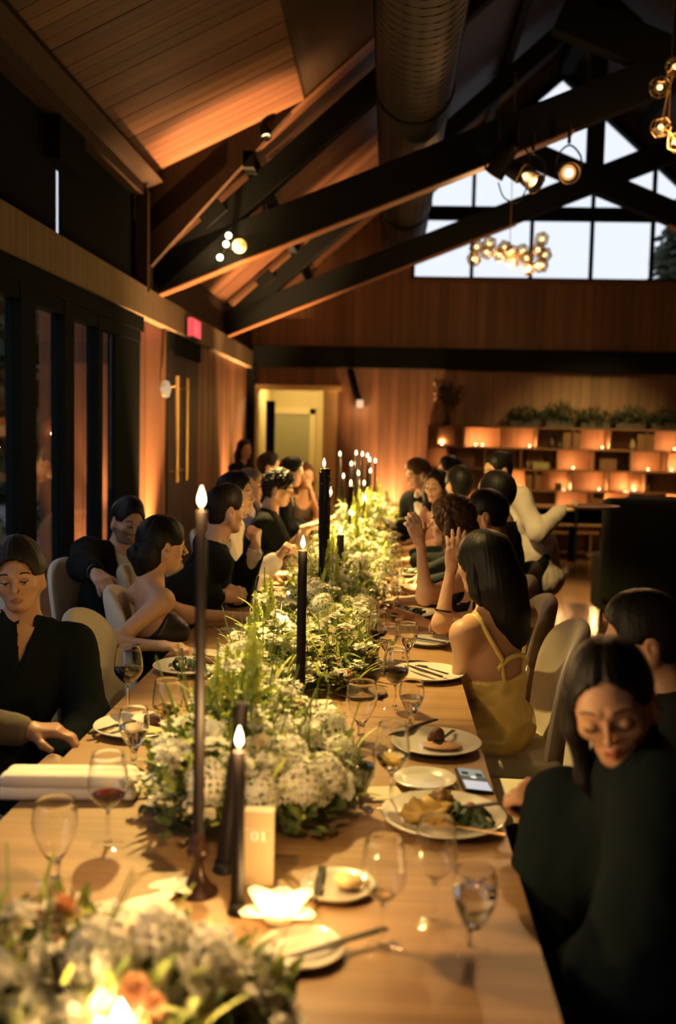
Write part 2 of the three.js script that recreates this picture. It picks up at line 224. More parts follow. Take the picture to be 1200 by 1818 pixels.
// right wall, wall behind the camera
{
  const wr = structGroup('wall_right'); part('backing', box(0.15, 3.4, ZB - ZF, XR + 0.09, 1.7, (ZB + ZF) / 2), M.plank[4], wr);
  const wb = structGroup('wall_behind'), s = new THREE.Shape(); s.moveTo(WL - 0.2, 0); s.lineTo(XR + 0.2, 0); s.lineTo(XR + 0.2, 3.3); s.lineTo(RX, 7.4); s.lineTo(WL - 0.2, 3.9);
  part('boarding', new THREE.ExtrudeGeometry(s, { depth: 0.15, bevelEnabled: false }).translate(0, 0, ZB), M.plank[2], wb);
}
// ceiling: main gable, the low-pitched dormer over the near half of the table, its cheek
{
  const cg = structGroup('ceiling'), ang = Math.atan(RS), T = 0.16, slab = M.roofDark;
  const roofBar = (x0, y0, x1, y1, z0, z1, mat, name, t = T) => { const L = Math.hypot(x1 - x0, y1 - y0), a = Math.atan2(y1 - y0, x1 - x0), g = box(L, t, z0 - z1).translate(0, t / 2, 0).rotateZ(a).translate((x0 + x1) / 2, (y0 + y1) / 2, (z0 + z1) / 2); return part(name, g, mat, cg); };
  roofBar(WL - 0.25, ceilY(WL - 0.25), RX, ceilY(RX), ZD, ZF - 0.2, slab, 'roof_slab');
  roofBar(XD, ceilY(XD), RX, ceilY(RX), ZB + 0.2, ZD, slab, 'roof_slab');
  roofBar(RX, ceilY(RX), XR + 0.25, ceilY(XR + 0.25), ZB + 0.2, ZF - 0.2, slab, 'roof_slab');
  roofBar(WL - 0.25, dormY(WL - 0.25), XD + 0.02, dormY(XD + 0.02), ZB + 0.2, ZD, slab, 'roof_slab');
  const seam = (x0, f, x1, z, mat) => { const a = Math.atan2(f(x1) - f(x0), x1 - x0), L = Math.hypot(x1 - x0, f(x1) - f(x0)), g = box(0.124, L, 0.02), uv = g.attributes.uv, o = rw() * 3, o2 = rw() * 3; for (let i = 0; i < uv.count; i++) uv.setXY(i, uv.getX(i) + o, uv.getY(i) + o2); g.rotateY(Math.PI / 2).rotateZ(a - Math.PI / 2).translate((x0 + x1) / 2 + 0.008 * Math.sin(a), (f(x0) + f(x1)) / 2 - 0.008 * Math.cos(a) - rw() * 0.004, z); part('plank', g, mat, cg); };
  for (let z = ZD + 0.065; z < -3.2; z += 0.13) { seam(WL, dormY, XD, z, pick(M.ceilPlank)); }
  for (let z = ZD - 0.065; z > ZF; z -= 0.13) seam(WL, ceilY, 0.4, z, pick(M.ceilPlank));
  // cheek wall closing the end of the dormer
  const s = new THREE.Shape(); s.moveTo(WL - 0.1, 2.83); s.lineTo(WL - 0.1, dormY(WL - 0.1)); s.lineTo(XD, dormY(XD)); s.lineTo(WL - 0.1, ceilY(WL - 0.1) - 0.3);
  part('dormer_cheek', new THREE.ExtrudeGeometry(s, { depth: 0.08, bevelEnabled: false }).translate(0, 0, ZD - 0.08), M.roofDark, cg);
}
// scissor trusses of dark timber with a paler strip standing for light on the underside, king post, gusset blocks
function truss(z, d, name) {
  const t = structGroup(name), w = 0.16, cy = (x) => 2.82 + 0.40 * (x - WL) + d / 2, ry = (x) => ceilY(x) - 0.17 - 0.14;
  const mirror = (x) => 2 * RX - x, far = RX + 1.05;
  const both = (f) => [f((x) => x), f(mirror)];
  for (const m of [(x) => x, mirror]) {
    part('rafter', bar([m(WL + 0.03), ry(WL + 0.03), z], [m(RX), ry(RX), z], w, 0.2), M.darkBeam, t);
    part('chord', bar([m(WL + 0.02), cy(WL + 0.02), z + (m(0) === 0 ? 0 : 0.003)], [m(far), cy(far), z + (m(0) === 0 ? 0 : 0.003)], w, d), M.darkBeam, t);
    part('lit_underside', bar([m(WL + 0.02), cy(WL + 0.02) - d * 0.54 - 0.008, z], [m(RX - 0.9), cy(RX - 0.9) - d * 0.54 - 0.008, z], w * 1.02, 0.014), M.sillAndLitEdge, t);
    part('block', bar([m(-1.62), ry(-1.62) + 0.12, z + 0.02], [m(-1.45), ry(-1.45) + 0.12, z + 0.02], w, 0.14), M.darkBeam, t);
    part('strut', bar([m(-0.95), cy(-0.95), z], [m(-1.12), ry(-1.12), z], 0.08, 0.08), M.darkBeam, t);
  }
  part('king_post', box(0.19, ceilY(RX) - 0.3 - cy(RX), w * 0.95, RX, (ceilY(RX) - 0.3 + cy(RX)) / 2, z), M.darkBeam, t);
  return t;
}
truss(-8.62, 0.31, 'truss_near'); truss(-12.3, 0.27, 'truss_far');
{ // purlins and ridge
  const p = structGroup('purlins');
  for (const x of [-1.2, 0.1, 1.3]) for (const m of [x, 2 * RX - x]) part('purlin', box(0.09, 0.13, ZB - ZF - (m < XD ? ZB - ZD : 0), m, ceilY(m) - 0.1, (m < XD ? ZD + ZF : ZB + ZF) / 2), M.darkBeam, p);
  part('ridge_beam', box(0.18, 0.3, ZB - ZF, RX, 6.93, (ZB + ZF) / 2), M.darkBeam, p);
}
{ // spiral duct running the length of the room
  const d = thing('spiral_duct', 'dark round spiral ventilation duct running under the roof toward the gable window', 'duct', [0.14, 4.4, 0]), L = ZB - ZF - 0.3, mat = phys([0.007, 0.0065, 0.006], 0.55, { specularIntensity: 0.35 }), pts = [];
  part('duct_pipe', new THREE.CylinderGeometry(0.3, 0.3, L, 48, 1, true).rotateX(Math.PI / 2).translate(0, 0, (ZB + ZF) / 2), phys([0.007, 0.0065, 0.006], 0.55, { specularIntensity: 0.35, side: THREE.DoubleSide }), d);
  for (let i = 0; i <= 150 * 20; i++) { const a = i / 20 * Math.PI * 2; pts.push(V3(0.301 * Math.cos(a), 0.301 * Math.sin(a), ZB - 0.2 - (L - 0.1) * i / 3000)); }
  part('spiral_seam', new THREE.TubeGeometry(new THREE.CatmullRomCurve3(pts), 3000, 0.0045, 4, false), mat, d);
  for (const z of [-4, -8, -12]) part('hanger', merge([new THREE.TorusGeometry(0.306, 0.008, 6, 40).translate(0, 0, z), cyl(0.005, 0.005, 0.5, 6, 0, 0.55, z)]), M.darkFrame, d);
}
// ================================================================ lamps in the building
function spotLamp(color, I, pos, target, angle, pen, rad = 2) { const l = new THREE.SpotLight(color, I, 0, angle, pen, 2); l.position.set(...pos); l.target.position.set(...target); l.castShadow = true; l.shadow.radius = rad; scene.add(l, l.target); return l; }
function pinSpot(name, label, pos, target, I, angle) {
  const t = thing(name, label, 'spotlight', pos), dir = V3(...target).sub(V3(...pos)).normalize(), q = new THREE.Quaternion().setFromUnitVectors(V3(0, -1, 0), dir);
  const b = part('housing', lathe([[0.0, 0.13], [0.03, 0.125], [0.042, 0.09], [0.045, -0.04], [0.041, -0.045], [0.038, -0.01], [0.0, -0.005]], 28), M.darkFrame, t); b.quaternion.copy(q);
  const e = part('lens', new THREE.CircleGeometry(0.036, 24).rotateX(Math.PI / 2).translate(0, -0.012, 0), glow([1, 0.72, 0.36], 3), t); e.quaternion.copy(q);
  part('bracket', merge([cyl(0.008, 0.008, 0.2, 10, 0, 0.17, 0), cyl(0.04, 0.04, 0.02, 20, 0, 0.27, 0)]), M.darkFrame, t);
  const p = V3(...pos).addScaledVector(dir, 0.05); spotLamp(PINC, I, p.toArray(), target, angle, 0.9, 2.2); return t;
}
pinSpot('ceiling_spotlight', 'slim black spotlight hung from the dormer ceiling above the near table end', [-0.85, 4.1, -4.9], [-0.50, 0.76, -2.6], LUX.pin, 0.22);
pinSpot('ceiling_spotlight', 'slim black spotlight hung from the dormer ceiling above the left edge of the table', [-1.15, 3.98, -4.6], [-0.13, 0.85, -3.85], LUX.pinFar * 0.25, 0.26);
pinSpot('ceiling_spotlight', 'unseen spotlight added high in the dormer to light the waiter', [-0.9, 4.25, -3.9], [0.85, 0.9, -6.9], LUX.pinFar * 0.24, 0.2);  // extra lamp out of view, added to brighten the waiter
pinSpot('ceiling_spotlight', 'unseen spotlight added at the right to brighten the floor before the shelf', [3.5, 4.1, -9.4], [1.85, 0, -10.6], LUX.floor, 0.3);  // added lamp outside the frame, brightens the floor
pinSpot('ceiling_spotlight', 'unseen spotlight added under the roof to wash the back shelf', [3.6, 4.3, -11.2], [2.8, 0.95, -14.4], 90, 0.42);  // added lamp outside the frame, a wash for the shelf fronts
pinSpot('roof_spotlight', 'dark spotlight standing out above the near truss rafter', [-1.06, 4.1, -8.3], [-0.2, 0.85, -6.3], LUX.pinFar * 1.4, 0.25);
pinSpot('roof_spotlight', 'dark spotlight clamped on top of the near truss chord', [-1.13, 3.42, -8.82], [-0.2, 0.85, -8.7], LUX.pinFar * 0.8, 0.3);
{ // the fixture whose stem shows at the top edge of the picture
  const t = thing('ceiling_spotlight', 'small dark ceiling spotlight just showing at the top edge of the picture', 'spotlight', [-1.12, dormY(-1.12), -5.0]);
  part('stem', cyl(0.03, 0.03, 0.12, 16, 0, -0.06, 0), M.darkFrame, t); part('housing', cyl(0.045, 0.045, 0.16, 20, 0, -0.2, 0), M.darkFrame, t);
}
// four par cans on the near truss
{
  const lensM = glow([1, 0.40, 0.13], 1.1), coreM = glow([1, 0.62, 0.3], 4), body = lathe([[0.0, 0.24], [0.05, 0.235], [0.06, 0.2], [0.072, 0.06], [0.082, -0.03], [0.085, -0.05], [0.079, -0.05], [0.066, 0.0], [0, 0.03]], 30);
  const specs = [[0.84, 3.86, [-0.5, -0.75, -0.35], 'leftmost of the stage lamps clamped under the near roof truss, seen from behind its rim'], [1.0, 3.85, [0.85, -0.5, 0.22], 'second stage lamp under the near truss, its warm lens seen edge on'], [1.13, 3.77, [0.62, -0.6, 0.5], 'stage lamp with a dangling cable and a bright tilted lens'], [1.42, 3.84, [0.05, -0.38, 1], 'rightmost stage lamp under the near truss with its round lens facing the room']];
  specs.forEach(([x, y, d, label], i) => {
    const t = thing('stage_lamp', label, 'spotlight', [x, y, -8.42], 0), q = new THREE.Quaternion().setFromUnitVectors(V3(0, -1, 0), V3(...d).normalize());
    part('housing', body, M.satinBlack, t).quaternion.copy(q);
    part('lens', lathe([[0, -0.012], [0.035, -0.008], [0.065, 0.004]], 28), lensM, t).quaternion.copy(q);
    part('bulb', new THREE.CircleGeometry(0.036, 20).rotateX(Math.PI / 2).translate(0, -0.0135, 0), coreM, t).quaternion.copy(q);
    part('rim', new THREE.TorusGeometry(0.083, 0.004, 8, 32).rotateX(Math.PI / 2).translate(0, -0.048, 0), M.brass, t).quaternion.copy(q);
    part('yoke', merge([tube([[-0.095, 0.0, 0], [-0.095, 0.13, 0], [0, 0.22, 0], [0.095, 0.13, 0], [0.095, 0.0, 0]], 0.008, 24, 6), cyl(0.014, 0.014, 0.16, 8, 0, 0.32, -0.02)]), M.satinBlack, t);
    const dv = V3(...d).normalize(), p = V3(x, y, -8.42).addScaledVector(dv, 0.06); spotLamp(WARM, LUX.par, p.toArray(), p.clone().addScaledVector(dv, 4).toArray(), 0.5, 0.8, 3);
  });
  tag(part('lamp_cable', tube([[0.85, 3.75, -8.4], [0.9, 3.62, -8.36], [1.0, 3.58, -8.34], [1.06, 3.66, -8.36], [1.1, 3.78, -8.4]], 0.006, 30, 6), M.satinBlack, scene), 'thin black cable looping below the stage lamps', 'cable').name = numbered('lamp_cable');
}
// uplights standing on the floor along the walls
function uplight(label, pos, target, I, angle, rad = 3) {
  const t = thing('floor_uplight', label, 'uplight', pos); part('can', lathe([[0.0, 0.0], [0.055, 0.0], [0.06, 0.02], [0.06, 0.12], [0.052, 0.125], [0.05, 0.1], [0, 0.1]], 24), M.satinBlack, t); part('lens', cyl(0.048, 0.048, 0.006, 24, 0, 0.106, 0), glow([1, 0.6, 0.25], 4), t);
  spotLamp(WARM, I, [pos[0], pos[1] + 0.135, pos[2]], target, angle, 0.7, rad);
}
uplight('small black floor uplight at the end of the glass doors', [-1.80, 0, -8.5], [-2.02, 2.2, -8.55], LUX.wallUp, 0.5);
uplight('small black floor uplight by the far end of the left wall', [-1.86, 0, -12.6], [-1.99, 2.5, -12.7], LUX.wallUp, 0.42);
uplight('small black floor uplight in the far left corner', [-1.86, 0, -13.6], [-2.0, 2.5, -13.7], LUX.wallUp, 0.42);
uplight('small black floor uplight at the far wall between doorway and shelf', [0.05, 0, -14.45], [0.05, 2.0, -14.75], LUX.wallUp * 0.45, 0.5);
uplight('small black floor uplight aimed at the dormer ceiling', [-1.62, 0, -8.2], [-1.35, 4.0, -8.1], LUX.ceilUp, 0.2);
uplight('small black floor uplight aimed at the roof boards past the near truss', [-1.5, 0, -11.4], [-1.3, 3.7, -11.7], LUX.ceilUp * 0.8, 0.3);
{ // bulb cluster on the near truss
  const t = thing('truss_bulb_cluster', 'three small bare bulbs with a frosted globe on the near truss', 'light', [-1.37, 3.2, -8.4]);
  [[-0.07, -0.08, 0.0], [-0.02, 0.03, 0], [0.0, 0.1, 0]].forEach((p, i) => part('bulb', sph(0.026, 16, 12, ...p), glow([1, 0.8, 0.5], 10), t));
  part('globe', sph(0.06, 20, 14, 0.09, 0.02, -0.02), phys([0.8, 0.8, 0.6], 0.5, { transmission: 0.5 }), t);
  part('bracket', merge([tube([[-0.07, -0.08, -0.03], [-0.02, 0.03, -0.03], [0.0, 0.1, -0.03], [0.09, 0.02, -0.08]], 0.008, 20, 6), box(0.05, 0.05, 0.1, 0.02, 0.03, -0.08)]), M.darkFrame, t);
  const l = new THREE.PointLight(WARM, LUX.bulb, 0, 2); l.position.set(-1.37, 3.2, -8.3); l.shadow.radius = 2; l.castShadow = true; scene.add(l);
}
// faceted glass bubble chandeliers
{
  const facet = new THREE.IcosahedronGeometry(0.085, 0), facetB = new THREE.DodecahedronGeometry(0.08, 0), gm = phys([0.80, 0.70, 0.54], 0.03, { transmission: 1, thickness: 0, ior: 1.7 }), gl = glow([1, 0.70, 0.34], 5), edges = [facet, facetB].map((q) => { const e = new THREE.EdgesGeometry(q, 5).attributes.position, L = []; for (let i = 0; i < e.count; i += 2) L.push(bar([e.getX(i), e.getY(i), e.getZ(i)], [e.getX(i + 1), e.getY(i + 1), e.getZ(i + 1) + 1e-5], 0.005, 0.005)); return merge(L); }), smoke = std([0.30, 0.24, 0.15], 0.3, { metalness: 0.8 }), seed = rng(5);
  function chandelier(label, pos, pts, drop, k) {
    const t = thing('bubble_chandelier', label, 'chandelier', pos), arm = [];
    pts.forEach(([x, y, z], i) => { const g = part('glass_bubble', i % 2 ? facet : facetB, gm, t, [x, y, z]); g.rotation.set(seed() * 3, seed() * 3, seed() * 3); part('bubble_edges', edges[i % 2 ? 0 : 1], smoke, g); part('bulb', sph(0.021, 12, 8), gl, t, [x, y, z]); if (i) arm.push(tube([pts[i - 1], [(x + pts[i - 1][0]) / 2, (y + pts[i - 1][1]) / 2 + 0.02, z], [x, y, z]], 0.007, 8, 6)); });
    arm.push(cyl(0.004, 0.004, drop, 6, 0, drop / 2, 0)); part('arm', merge(arm), M.brass, t);
    const l = new THREE.PointLight(WARM, k, 0, 2); l.position.set(pos[0], pos[1] - 0.16, pos[2] + 0.1); l.castShadow = true; l.shadow.radius = 6; scene.add(l);
  }
  chandelier('long faceted glass bubble chandelier hanging in front of the gable window', [1.26, 3.64, -11], [[-0.38, -0.06, 0], [-0.36, 0.06, 0.04], [-0.24, 0.02, -0.03], [-0.22, 0.1, 0.02], [-0.11, -0.02, 0.05], [-0.05, 0.07, -0.04], [0.02, 0.02, 0], [0.03, -0.08, 0.05], [0.14, 0.03, 0], [0.18, -0.05, 0.03], [0.22, -0.15, -0.02], [0.34, -0.12, 0.02], [0.3, 0.04, 0.02], [0.38, 0.0, -0.03], [0.34, 0.16, 0]], 1.9, LUX.chandelier);
  chandelier('faceted glass bubble chandelier at the right edge beside the gable window', [2.1, 4.1, -8.0], [[-0.08, 0.28, 0], [0.02, 0.42, 0.04], [-0.06, -0.02, 0], [0.06, -0.14, 0.03], [0.16, -0.02, 0.0], [0.2, 0.2, 0.05], [0.3, 0.34, 0]], 2.2, LUX.chandelier * 0.5);
}
{ // exit sign, wall lamp, far wall lamp
  const t = thing('exit_sign', 'glowing red exit sign on the beam above the dark double door', 'sign', [-1.93, 2.67, -9.85], 0);
  part('case', rbox(0.06, 0.2, 0.42, 0.008, -0.01, 0, 0), M.satinBlack, t); const f = part('face', box(0.004, 0.17, 0.39, 0.022, 0, 0), glow([1, 0.09, 0.10], 1.1), t);
  const e = part('end_face', box(0.05, 0.18, 0.004, -0.005, 0, 0.211), glow([1, 0.09, 0.10], 1.0), t);
  const l = new THREE.PointLight(new THREE.Color().setRGB(1, 0.1, 0.1), LUX.exit, 0, 2); l.position.set(-1.86, 2.66, -9.85); l.castShadow = true; scene.add(l);
  const s = thing('wall_sconce', 'small pale half round wall lamp on the left planked wall', 'light', [-2.02, 2.04, -8.98]); part('shade', lathe([[0.0, 0.08], [0.03, 0.07], [0.05, 0.0], [0.03, -0.07], [0, -0.08]], 20), glow([1, 0.72, 0.4], 0.55), s); part('back_plate', rbox(0.02, 0.12, 0.08, 0.004, -0.012, 0, 0), M.brass, s);
  const w = thing('wall_lamp', 'pale cube lamp at the end of a dark arm on the far wall', 'light', [-0.42, 2.1, ZF + 0.14]); part('arm', bar([-0.16, 0.5, -0.05], [-0.03, 0.06, 0.0], 0.1, 0.07), M.black, w); part('shade', rbox(0.1, 0.11, 0.09, 0.015, 0, 0, 0.02), glow([1, 0.62, 0.36], 0.9), w);
  const l2 = new THREE.PointLight(WARM, 0.4, 0, 2); l2.position.set(-0.42, 2.02, ZF + 0.28); l2.castShadow = true; scene.add(l2);
}

// ================================================================ long table, chairs
const TY = 0.76, TL = -0.89, TR = 0.30, TC = (TL + TR) / 2, rt = rng(21);
{
  const cuts = [-0.7, -1.37, -3.2, -5.03, -6.86, -8.69, -10.9], t = thing('banquet_table', 'long pale wooden banquet table running from the camera toward the far doorway', 'table', [TC, 0, 0]);
  for (let i = 0; i < cuts.length - 1; i++) { const L = cuts[i] - cuts[i + 1] - 0.004; part('tabletop_section', (() => { const g = box(TR - TL, 0.04, L), uv = g.attributes.uv, o = rt() * 3; for (let k = 0; k < uv.count; k++) uv.setXY(k, uv.getX(k) + o, uv.getY(k) + o * 0.7); return g.translate(0, TY - 0.02, (cuts[i] + cuts[i + 1]) / 2); })(), M.table[i % 3], t); }
  part('apron', merge([box(0.025, 0.08, 10.0, -0.5, TY - 0.08, -5.8), box(0.025, 0.08, 10.0, 0.5, TY - 0.08, -5.8)]), M.table[1], t);
  for (const z of [-0.9, -3.0, -4.9, -6.7, -8.5, -10.7]) for (const s of [-1, 1]) part('leg', rbox(0.07, TY - 0.04, 0.07, 0.008, s * 0.46, (TY - 0.04) / 2, z), M.table[1], t);
}
function makeChair() { // faces +z; back at -z
  const g = thing('dining_chair', '', 'chair', [0, 0, 0]); g.userData.group = 'cream dining chairs at the long table';
  part('seat', warp(rbox(0.5, 0.09, 0.48, 0.035, 0, 0.445, 0.0, 4), (v) => { v.y += 0.012 * Math.cos(v.x * 6) * (v.y > 0.44 ? 1 : 0); }), M.cream, g);
  const e = mergeV(new THREE.BoxGeometry(2, 1, 1, 20, 18, 4)); // a padded shell: rounded top, curved round the sitter
  part('backrest', warp(e, (v) => {
    const sx = v.x, t = 1 - Math.pow(0.5 - v.y, 1.9), d = v.z, hw = (0.215 + 0.035 * Math.sin(Math.min(1, t / 0.75) * Math.PI * 0.6)) * (t > 0.6 ? Math.pow(Math.max(0, 1 - Math.pow((t - 0.6) / 0.4, 2.6)), 0.4) : 1), x = sx * hw, th = 0.062 * Math.pow(Math.max(0.02, 1 - Math.pow(Math.abs(sx), 6)), 0.4) * (t > 0.9 ? Math.sqrt(Math.max(0.05, 1 - ((t - 0.9) / 0.1) ** 2)) : 1);
    v.set(x, 0.40 + 0.58 * t, -0.235 - 0.10 * t + 1.5 * x * x + d * th);
  }), M.cream, g);
  for (const [x, z] of [[-0.2, 0.19], [0.2, 0.19], [-0.2, -0.2], [0.2, -0.2]]) part('leg', cyl(0.018, 0.012, 0.41, 12).translate(x, 0.205, z), M.leg, g);
  return g;
}
const chair0 = makeChair(); let chairs = 0;
function chair(x, z, deg, label) { const c = chairs++ ? copyOf(chair0, [x, 0, z], deg * RAD, label) : chair0; c.position.set(x, 0, z); c.rotation.y = deg * RAD; c.userData.label = label; return c; }
chair(0.44, -3.85, -90, 'cream curved back chair under the woman in the yellow satin dress');
chair(0.62, -1.85, -75, 'cream chair under the woman in the black turtleneck');
chair(0.78, -2.7, -80, 'cream chair pulled back under the dark suited man at the right edge');
chair(0.46, -3.2, -92, 'empty cream chair beside the woman in yellow satin');
chair(0.42, -4.47, -90, 'cream chair just past the woman in yellow satin, its back rounded');
chair(0.42, -5.06, -88, 'second rounded cream chair back past the woman in yellow satin');
chair(0.52, -5.65, -90, 'cream chair under the man with a white collar on the right side');
for (const [i, z] of [-6.3, -6.95, -7.6, -8.3].entries()) chair(0.5, z, -90, 'cream chair along the far right side, ' + ['behind the waiter', 'beside the waiter', 'under the woman facing the camera', 'under the bow tied guest'][i]);
chair(-1.28, -3.28, 78, 'cream chair under the man in the black shirt at the left edge');
chair(-0.88, -3.78, 92, 'cream chair with its pale back showing left of the bare shouldered woman');
chair(-0.9, -4.4, 97, 'cream chair under the bare shouldered woman, a hand resting on its back');
chair(-1.42, -5.15, 70, 'cream chair under the bearded man in a dark suit');
for (const [i, z] of [-5.05, -5.8, -6.95, -7.6, -8.4].entries()) chair(-1.02, z, 90, 'cream chair along the far left side, ' + ['under the man with cropped hair', 'under the guest in a pale shirt', 'under the curly haired guest in black', 'under the guest by the doorway', 'last but one from the doorway'][i]);

// ================================================================ tableware
const TG = {};
function gobletProfile(inner, outer) { return lathe([...outer, ...inner.reverse()], 44); }
// bowl curves: outer radius list [r, y]
function bowlPts(rBase, rMax, rRim, y0, yMax, y1, n = 14) { const a = []; for (let i = 0; i <= n; i++) { const t = i / n, y = lerp(y0, y1, t), tm = (yMax - y0) / (y1 - y0); let r; if (t < tm) r = lerp(rBase, rMax, Math.sin(t / tm * Math.PI / 2) ** 0.9); else r = lerp(rMax, rRim, ((t - tm) / (1 - tm)) ** 1.7); a.push([r, y]); } return a; }
function glassware(kind) {
  const W = { wine: { foot: 0.036, stem: 0.0042, y0: 0.088, bowl: bowlPts(0.006, 0.0405, 0.033, 0.088, 0.135, 0.205) }, red: { foot: 0.038, stem: 0.0042, y0: 0.085, bowl: bowlPts(0.006, 0.045, 0.034, 0.085, 0.135, 0.21) }, goblet: { foot: 0.034, stem: 0.009, y0: 0.045, bowl: bowlPts(0.012, 0.04, 0.035, 0.045, 0.11, 0.15) } }[kind];
  const o = [[0.0001, 0.0095], [0.0085, 0.0105], [W.stem, 0.022], [W.stem, W.y0 - 0.012]], th = 0.0014, foot = lathe([[W.foot, 0.001], [W.foot, 0.0022], [W.foot * 0.6, 0.005], [0.0085, 0.0105]], 40);
  const outer = [...o, ...W.bowl], inner = W.bowl.map(([r, y]) => [Math.max(0.0001, r - th), y + (r < 0.02 ? th : 0)]).reverse(); inner.push([0.0001, W.y0 + 0.003]);
  return { geo: lathe([...outer, ...inner], 40), foot, bowl: W.bowl, y0: W.y0 };
}
for (const k of ['wine', 'red', 'goblet']) TG[k] = glassware(k);
function liquid(kind, level) { const b = TG[kind].bowl, y0 = TG[kind].y0, top = lerp(y0, b[b.length - 1][1], level), pts = [[0.0001, y0 + 0.004]]; for (const [r, y] of b) if (y > y0 + 0.004 && y < top) pts.push([Math.max(0.001, r - 0.0019), y]); let R = 0.03; for (let i = 1; i < b.length; i++) if (b[i - 1][1] <= top && b[i][1] >= top) R = lerp(b[i - 1][0], b[i][0], (top - b[i - 1][1]) / (b[i][1] - b[i - 1][1])); pts.push([R - 0.0019, top], [0.0001, top]); return lathe(pts, 36); }
function glass(kind, x, z, level, mat, label, s = 1) {
  const t = thing({ wine: 'wine_glass', red: 'wine_glass', goblet: 'water_goblet' }[kind], label, kind === 'goblet' ? 'goblet' : 'wine glass', [x, TY + 0.0005, z]); t.scale.setScalar(s);
  part('glass_bowl', TG[kind].geo, M.glass, t); part('foot', TG[kind].foot, M.thinGlass, t); if (level) part(mat === M.water ? 'water' : 'wine', liquid(kind, level), mat, t); return t;
}
const plateGeo = (r, h = 0.022) => lathe([[0, 0.004], [r * 0.58, 0.004], [r * 0.6, 0], [r * 0.66, 0.0], [r * 0.68, 0.004], [r * 0.98, h - 0.003], [r, h], [r * 0.985, h + 0.003], [r * 0.7, 0.0095], [r * 0.62, 0.0075], [0, 0.0075]], 64);
const PG = { dinner: plateGeo(0.15, 0.024), side: plateGeo(0.078, 0.016), bread: plateGeo(0.075, 0.014), charger: plateGeo(0.11, 0.014) };
function plate(kind, x, z, label, mat = M.china, s = 1) { const m = part(numbered(kind === 'dinner' ? 'dinner_plate' : 'side_plate'), PG[kind], mat, scene, [x, TY + 0.0005, z]); m.scale.setScalar(s); return tag(m, label, 'plate'); }
// cutlery, lying along +z
const knifeGeo = (() => { const s = new THREE.Shape(); s.moveTo(-0.007, -0.11); s.lineTo(0.006, -0.11); s.lineTo(0.0055, 0.005); s.lineTo(0.009, 0.012); s.quadraticCurveTo(0.011, 0.08, -0.004, 0.118); s.lineTo(-0.007, 0.0); s.closePath(); return new THREE.ExtrudeGeometry(s, { depth: 0.0025, bevelEnabled: true, bevelThickness: 0.001, bevelSize: 0.001, bevelSegments: 1 }).rotateX(Math.PI / 2); })();
const forkGeo = (() => { const s = new THREE.Shape(); s.moveTo(-0.006, -0.105); s.lineTo(0.006, -0.105); s.lineTo(0.004, 0.03); s.quadraticCurveTo(0.013, 0.042, 0.0125, 0.055); for (const [a, b] of [[0.0125, 0.0085], [0.0055, 0.0015], [-0.0015, -0.0055], [-0.0085, -0.0125]]) { s.lineTo(a, 0.1); s.lineTo(b, 0.1); s.lineTo(b, 0.058); if (b > -0.012) s.lineTo(b - 0.003, 0.058); } s.quadraticCurveTo(-0.013, 0.042, -0.004, 0.03); s.closePath(); return warp(new THREE.ExtrudeGeometry(s, { depth: 0.0022, bevelEnabled: false, steps: 1 }).rotateX(Math.PI / 2), (v) => { v.y += v.z > 0.03 ? 0.5 * (v.z - 0.03) * (0.09 - v.z) * 4 : 0; }); })();
function cutlery(kind, a, b, label, mat = M.cutlery) { // from handle end a to tip b
  const A = V3(...a), B = V3(...b), m = part(numbered(kind), kind === 'fork' ? forkGeo : knifeGeo, mat, scene); m.position.copy(A).lerp(B, 0.5); m.quaternion.setFromRotationMatrix(new THREE.Matrix4().lookAt(B, A, V3(0, 1, 0))); m.scale.set(1, 1, A.distanceTo(B) / 0.22); return tag(m, label, kind);
}
function lump(name, label, cat, p, r, col, seed, rough = 0.6, fr = 22) { const g = bump3(strip(new THREE.IcosahedronGeometry(1, 3)), 0, 1, 0); const q = mergeV(new THREE.IcosahedronGeometry(1, 4)); q.scale(r[0], r[1], r[2]); q.computeVertexNormals(); bump3(q, Math.min(...r) * 0.55, fr, seed); return tag(part(numbered(name), q, std(col, rough), scene, p), label, cat); }
function mergeV(g) { strip(g, ['position']); return mergeVerticesSafe(g); }
function mergeVerticesSafe(g0) { const g = g0.index ? g0.toNonIndexed() : g0, p = g.attributes.position, m = new Map(), P = [], I = []; for (let i = 0; i < p.count; i++) { const k = [p.getX(i), p.getY(i), p.getZ(i)].map((v) => v.toFixed(5)).join(); if (!m.has(k)) { m.set(k, P.length / 3); P.push(p.getX(i), p.getY(i), p.getZ(i)); } I.push(m.get(k)); } const o = new THREE.BufferGeometry(); o.setAttribute('position', new THREE.Float32BufferAttribute(P, 3)); o.setIndex(I); o.computeVertexNormals(); return o; }
const MEAT = [0.10, 0.035, 0.022], SPROUT = [0.16, 0.16, 0.035], MASH = [0.55, 0.40, 0.16], GREEN = [0.03, 0.05, 0.015], RARE = [0.30, 0.07, 0.06];
function salad(label, x, y, z, r, seed) { // crumpled dark leaves on a plate
  const a = rng(seed), L = []; for (let i = 0; i < 14; i++) { const s = 0.018 + a() * 0.018, g = new THREE.PlaneGeometry(s * 2, s, 4, 3); warp(g, (v) => { v.z = 0.35 * s * Math.sin(v.x / s * 3 + i) + 0.3 * s * Math.cos(v.y / s * 5); }); g.rotateX(-Math.PI / 2 + (a() - 0.5) * 1.2).rotateY(a() * 6).translate((a() - 0.5) * r * 2, 0.008 + a() * 0.018, (a() - 0.5) * r); L.push(g); }
  return tag(part(numbered('salad_leaves'), merge(L), std(GREEN, 0.6, { side: THREE.DoubleSide }), scene, [x, y, z]), label, 'salad');
}
